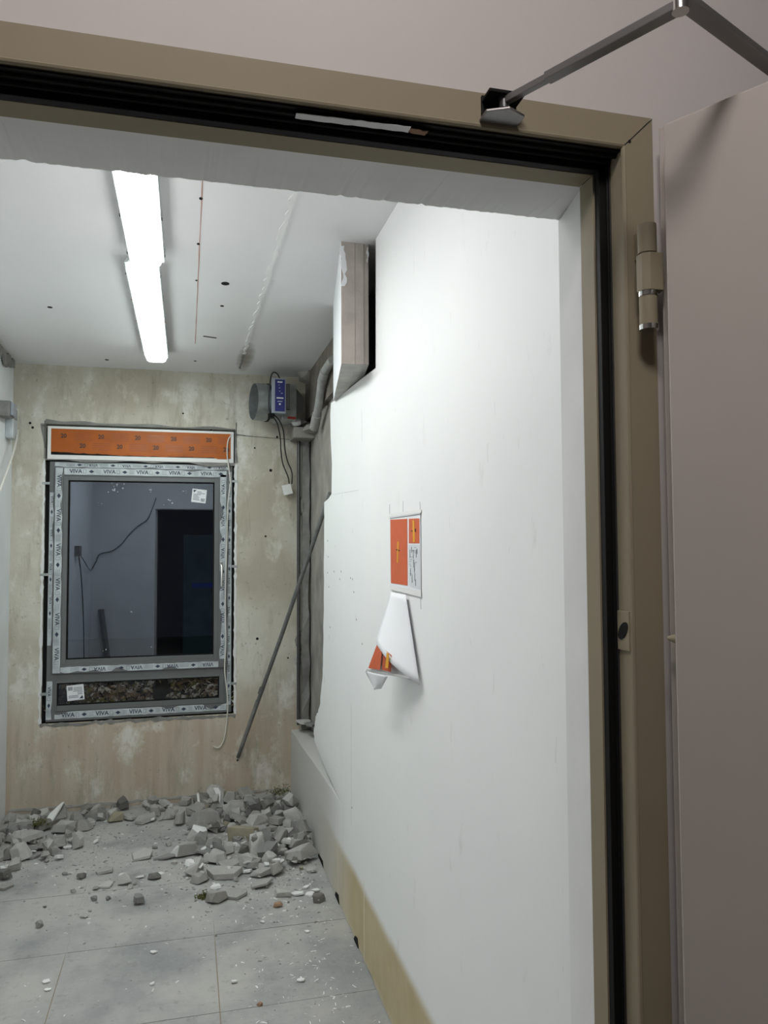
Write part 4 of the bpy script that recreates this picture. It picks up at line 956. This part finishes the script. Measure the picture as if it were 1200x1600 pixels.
WHITE = [(106,1324,14,5,'small white flake in front of the left pile'), (14,1353,14,6,'small white flake at the left edge of the picture'), (219,1370,13,4,None), (263,1258,14,9,'white lump on the rubble below the window corner'), (300,1360,24,14,'bright white angular chunk at the front of the right heap'), (337,1385,18,8,'white plate in front of the broad flat slab'),
 (440,1319,19,9,'white lump left of the large pale boulder'), (428,1347,30,8,'long white plate in the right heap'), (390,1339,12,6,None), (385,1361,18,6,None), (432,1361,16,11,'white cube like chunk in the right heap'), (465,1396,20,6,None), (493,1391,14,5,None), (485,1397,16,6,None), (478,1386,12,5,None), (363,1320,14,6,None), (237,1278,9,5,None), (315,1290,10,5,None), (72,1533,13,4,None), (240,1487,12,4,None), (237,1537,8,3,None), (366,1533,12,4,None), (340,1360,8,4,None), (250,1365,12,4,None), (318,1325,10,4,None), (470,1531,15,3,None), (75,1546,10,4,None), (480,1455,10,3,None), (410,1440,8,3,None)]
fill = []
r = random.Random(17)
def zone_fill(n, fx, fy, s0, s1):
    for _ in range(n): fill.append((fx(), fy(), r.uniform(s0, s1)))
# small rubble as filler under and between the larger pieces
zone_fill(110, lambda: r.betavariate(2.0,1.4)*.64+.02, lambda: 5.12-r.betavariate(1.15,1.5)*1.25, .05, .125)
zone_fill(46, lambda: -1.02+r.betavariate(1,1.8)*.5, lambda: 5.12-r.betavariate(1.2,1.6)*.85, .04, .11)
zone_fill(32, lambda: r.uniform(-.65,.2), lambda: 5.13-r.random()**2*.26, .04, .10)
zone_fill(34, lambda: r.uniform(-.9,.6), lambda: r.uniform(3.6,4.9), .018, .04)
def place(name, w_, d_, h_, kind, mt, face, yaw, x, y, seed, px=None, tilt=.25):
    pts = chunk_verts(seed, w_, d_, h_, kind); rr = random.Random(seed+99)
    rot = Euler((rr.uniform(-tilt,tilt), rr.uniform(-tilt,tilt), yaw))
    for it in range(3):
        z, sup, hh, rad = drop(pts, rot, x, y)
        if px:
            q = onZ(px[0], px[1], max(sup+hh*.5, .0)); x, y = q.x, q.y
        x, y = clampxy(x, y, rad)
    z, sup, hh, rad = drop(pts, rot, x, y)
    me = hull(pts, name, [MATS[mt], m_rubw if face else MATS[mt]] if face else [MATS[mt]], Vector(rot.to_matrix().transposed() @ Vector(face)) if face else None)
    o = bpy.data.objects.new(name, me); C.objects.link(o); o.location = (x, y, z); o.rotation_euler = rot
    settle_update(x, y, rad, sup+hh*.62); return o
def zone(px_x, y):
    if px_x < -.5 and y > 4.05: return 'left'
    if px_x > .02 and y > 3.85: return 'right'
    return 'open'
SHADE = {'g': 'grey', 'l': 'pale grey', 'b': 'brownish', 'd': 'dark grey', 'r': 'reddish', 'w': 'white'}
def where(x, y):
    z_ = zone(x, y)
    if z_ == 'left': return 'at the back of the left pile' if y > 4.8 else ('in the left pile by the left wall' if x < -.85 else 'at the right edge of the left pile')
    if z_ == 'right':
        if y > 4.85: return 'in the room corner of the right heap' if x > .38 else 'at the back of the right heap'
        if y > 4.35: return 'in the right heap beside the right wall' if x > .42 else 'in the middle of the right heap'
        return 'at the right front of the right heap' if x > .42 else 'at the front left of the right heap'
    return 'along the wall foot under the window' if y > 4.75 else ('on the open floor left of the right heap' if y > 4.2 else 'on the open tiles before the rubble')
def autolabel(o, mt, kind, size, noun):
    sz = 'tiny' if size < .035 else ('small' if size < .07 else ('medium' if size < .11 else 'large'))
    wh = where(o.location.x, o.location.y)
    tag(o, f"{sz} {SHADE[mt]} {'flat' if kind == 'slab' else 'angular'} {noun} {wh}", 'rubble' if noun == 'rubble piece' else 'plaster', noun+'s '+wh.split(',')[0])
seed = 1000
for (x, y, s) in fill:
    seed += 1; k = r.choice(('block','block','slab')); mt = r.choices(('g','l','b','d'), (52,40,4,4))[0]
    o = place('rubble_piece', s, s*r.uniform(.6,1), s*(r.uniform(.45,.8) if k == 'block' else r.uniform(.2,.35)), k, mt, None, r.uniform(0,6.28), x, y, seed, None, .5)
    autolabel(o, mt, k, s, 'rubble piece')
for (px, py, wp, hp_, kind, mt, face, yaw, label) in sorted(HERO, key=lambda t: t[1]):
    seed += 1; q = onZ(px, py, .03); m_ = PXM(q.y); w_ = wp*m_*1.15; rr = random.Random(seed)
    h_ = hp_*m_*(1.0 if kind == 'block' else .5); d_ = w_*rr.uniform(.6,.95)
    o = place('rubble_piece', w_, d_, h_, kind, mt, face, yaw*rr.choice((-1,1)), q.x, q.y, seed, (px, py), .16)
    if label: tag(o, label, 'rubble', 'rubble pieces')
    else: autolabel(o, mt, kind, w_, 'rubble piece')
for (px, py, wp, hp_, label) in WHITE:
    seed += 1; q = onZ(px, py, .03); m_ = PXM(q.y); rr = random.Random(seed)
    o = place('plaster_flake', wp*m_, wp*m_*rr.uniform(.5,.8), max(.006, hp_*m_*.6), 'slab', 'w', None, rr.uniform(-.6,.6), q.x, q.y, seed, (px, py), .2)
    if label: tag(o, label, 'plaster', 'white plaster pieces')
    else: autolabel(o, 'w', 'slab', wp*m_, 'plaster flake')
for k in range(40):
    seed += 1; rr = random.Random(seed); rt = k % 3 != 0
    x = rr.gauss(.36,.17) if rt else rr.gauss(-.80,.16); y = rr.uniform(3.95,4.9) if rt else rr.uniform(4.3,4.95); sz = rr.uniform(.025,.055)
    o = place('plaster_flake', sz, sz*rr.uniform(.5,.8), rr.uniform(.006,.016), 'slab', rr.choice('wwl'), None, rr.uniform(0,6.28), x, y, seed, None, .45)
    autolabel(o, 'w' if o.data.materials[0] is m_rubw else 'l', 'slab', sz, 'plaster flake')
# standing slabs and the white shard
def slab_pts(corners_px, Y, th, back, name, mats, label):
    v = [onY(px, py, Y+yo) for (px, py, yo) in corners_px]; k = len(v); bk_ = Vector(back).normalized()*th
    o = MB().add(v+[p+bk_ for p in v], [tuple(range(k)), tuple(range(2*k-1, k-1, -1))]+[(i, (i+1) % k, (i+1) % k+k, i+k) for i in range(k)]).build(name, mats, None, bevel=.003, seg=1)
    return tag(o, label, 'rubble', 'rubble pieces')
slab_pts([(69,1284,-.24),(81,1283,-.22),(99,1253,-.07),(96.5,1253,-.07),(76,1272,-.17)], 5.12, .02, (.4,.9,-.3), 'plaster_shard', m_rubw, 'sharp white shard leaning on the far wall over the left pile')
slab_pts([(80,1283,-.19),(104,1277,-.15),(101,1262,-.05),(99,1255,-.045)], 5.12, .02, (.3,.9,-.3), 'rubble_slab', m_rub, 'thin grey slab behind the white shard')
slab_pts([(305,1268,-.16),(335,1268,-.16),(333,1250,-.11),(310,1240,-.09)], 5.12, .035, (0,1,.15), 'rubble_slab', m_rubd, 'dark slab with a white edge standing against the far wall')
slab_pts([(309.5,1268,-.166),(314,1268,-.166),(311,1241,-.098),(307.5,1243,-.098)], 5.12, .03, (0,1,.15), 'plaster_strip', m_rubw, 'narrow white plaster strip on the dark standing slab')
slab_pts([(322,1236,-.06),(335,1262,-.12),(350,1262,-.11),(349,1240,-.06),(342,1232,-.045),(328,1230,-.045)], 5.115, .05, (.2,1,.1), 'rubble_slab', m_rubl, 'rounded pale slab standing highest against the far wall')
slab_pts([(333,1231,-.052),(344,1256,-.117),(345,1238,-.07),(341,1231,-.052)], 5.112, .004, (.2,1,.1), 'plaster_patch', m_rubw, 'pale plaster face on the highest standing slab')
# dry moss and grit: uncountable
def moss(px, py, z, s, seed, label):
    r = random.Random(seed); mb = MB(); c = onZ(px, py, z)
    c.y = min(c.y, D-.06)
    for i in range(160):
        p = c+Vector((r.gauss(0, s*.5), r.gauss(0, s*.3), abs(r.gauss(0, s*.28))))
        if p.y > D-.02 or p.x > XR-.03: continue
        d_ = Vector((r.uniform(-1,1), r.uniform(-1,1), r.uniform(-.2,1))).normalized()*r.uniform(.008,.022); sd = d_.orthogonal().normalized()*.0035
        mb.add([p-sd, p+sd, p+d_], [(0,1,2)])
    o = mb.build('moss_tuft', m_moss, None, recalc=False); o['kind'] = 'stuff'; return tag(o, label, 'moss')
moss(438, 1241, .075, .07, 1, 'greenish dry moss on top of the right heap'); moss(60, 1289, .04, .05, 2, 'greenish dry moss in the left pile'); moss(322, 1403, .0, .04, 3, 'dark dry moss in front of the right heap'); moss(403, 1262, .08, .05, 4, 'dry moss tuft between blocks in the right heap')
r = random.Random(99)
def grit(n, fx, fy, s0, s1, name, mats, wts, label, cat, slender=False):
    mb = MB()
    for _ in range(n):
        x, y = fx(), fy()
        if not (XL+.02 < x < XR-.02 and 2.45 < y < D-.03): continue
        i, j = int((x-GX)/CS), int((y-GY)/CS); z = hgt[i, j]*.8 if 0 <= i < gw and 0 <= j < gh else 0
        if z > .07: continue
        s = s0+(s1-s0)*r.random()**1.8; a = r.uniform(0, 6.28); ca, sa = math.cos(a), math.sin(a); l = s*(r.uniform(1.5,3.6) if slender else r.uniform(.7,1.4)); h = s*r.uniform(.25,.7); w_ = s*r.uniform(.5,1)
        P = [(-l,-w_,0),(l,-w_*.6,0),(l*.8,w_,0),(-l*.7,w_*.8,0),(-l*.6,-w_*.5,h),(l*.6,-w_*.3,h*.8),(l*.4,w_*.5,h*.9),(-l*.4,w_*.5,h)]
        mb.add([(x+p[0]*ca-p[1]*sa, y+p[0]*sa+p[1]*ca, z+p[2]) for p in P], [(4,5,6,7),(0,1,5,4),(1,2,6,5),(2,3,7,6),(3,0,4,7)], r.choices(range(len(mats)), wts)[0])
    o = mb.build(name, mats, None, recalc=False); o['kind'] = 'stuff'; return tag(o, label, cat)
def spot():
    k = r.random()
    if k < .62: return r.gauss(.33,.23), r.gauss(4.2,.36)
    if k < .80: return r.gauss(-.78,.2), r.gauss(4.6,.28)
    return r.gauss(-.25,.3), r.gauss(4.45,.35)
SP = [spot() for _ in range(3400)]; ix = iter(SP); iy = iter(SP)
grit(3400, lambda: next(ix)[0], lambda: next(iy)[1], .0016, .0085, 'rubble_grit', [m_rub, m_rubl, m_rubw, m_rubd], (42,44,11,3), 'fine grey grit spread round the rubble', 'grit')
grit(300, lambda: r.choice((r.gauss(.47,.12), r.gauss(.47,.12), r.gauss(.47,.12), r.uniform(-.6,.6))), lambda: r.uniform(2.5,3.9), .0016, .0046, 'plaster_slivers', [m_rubw, m_rubl], (80,20), 'white plaster slivers strewn over the tiles', 'plaster', True)
grit(260, lambda: r.uniform(-1,.65), lambda: r.uniform(2.5,4.2), .0015, .004, 'floor_crumbs', [m_rubl, m_rub, m_rubw, m_rubr], (45,32,20,3), 'tiny crumbs of rubble dust on the tiles', 'grit')
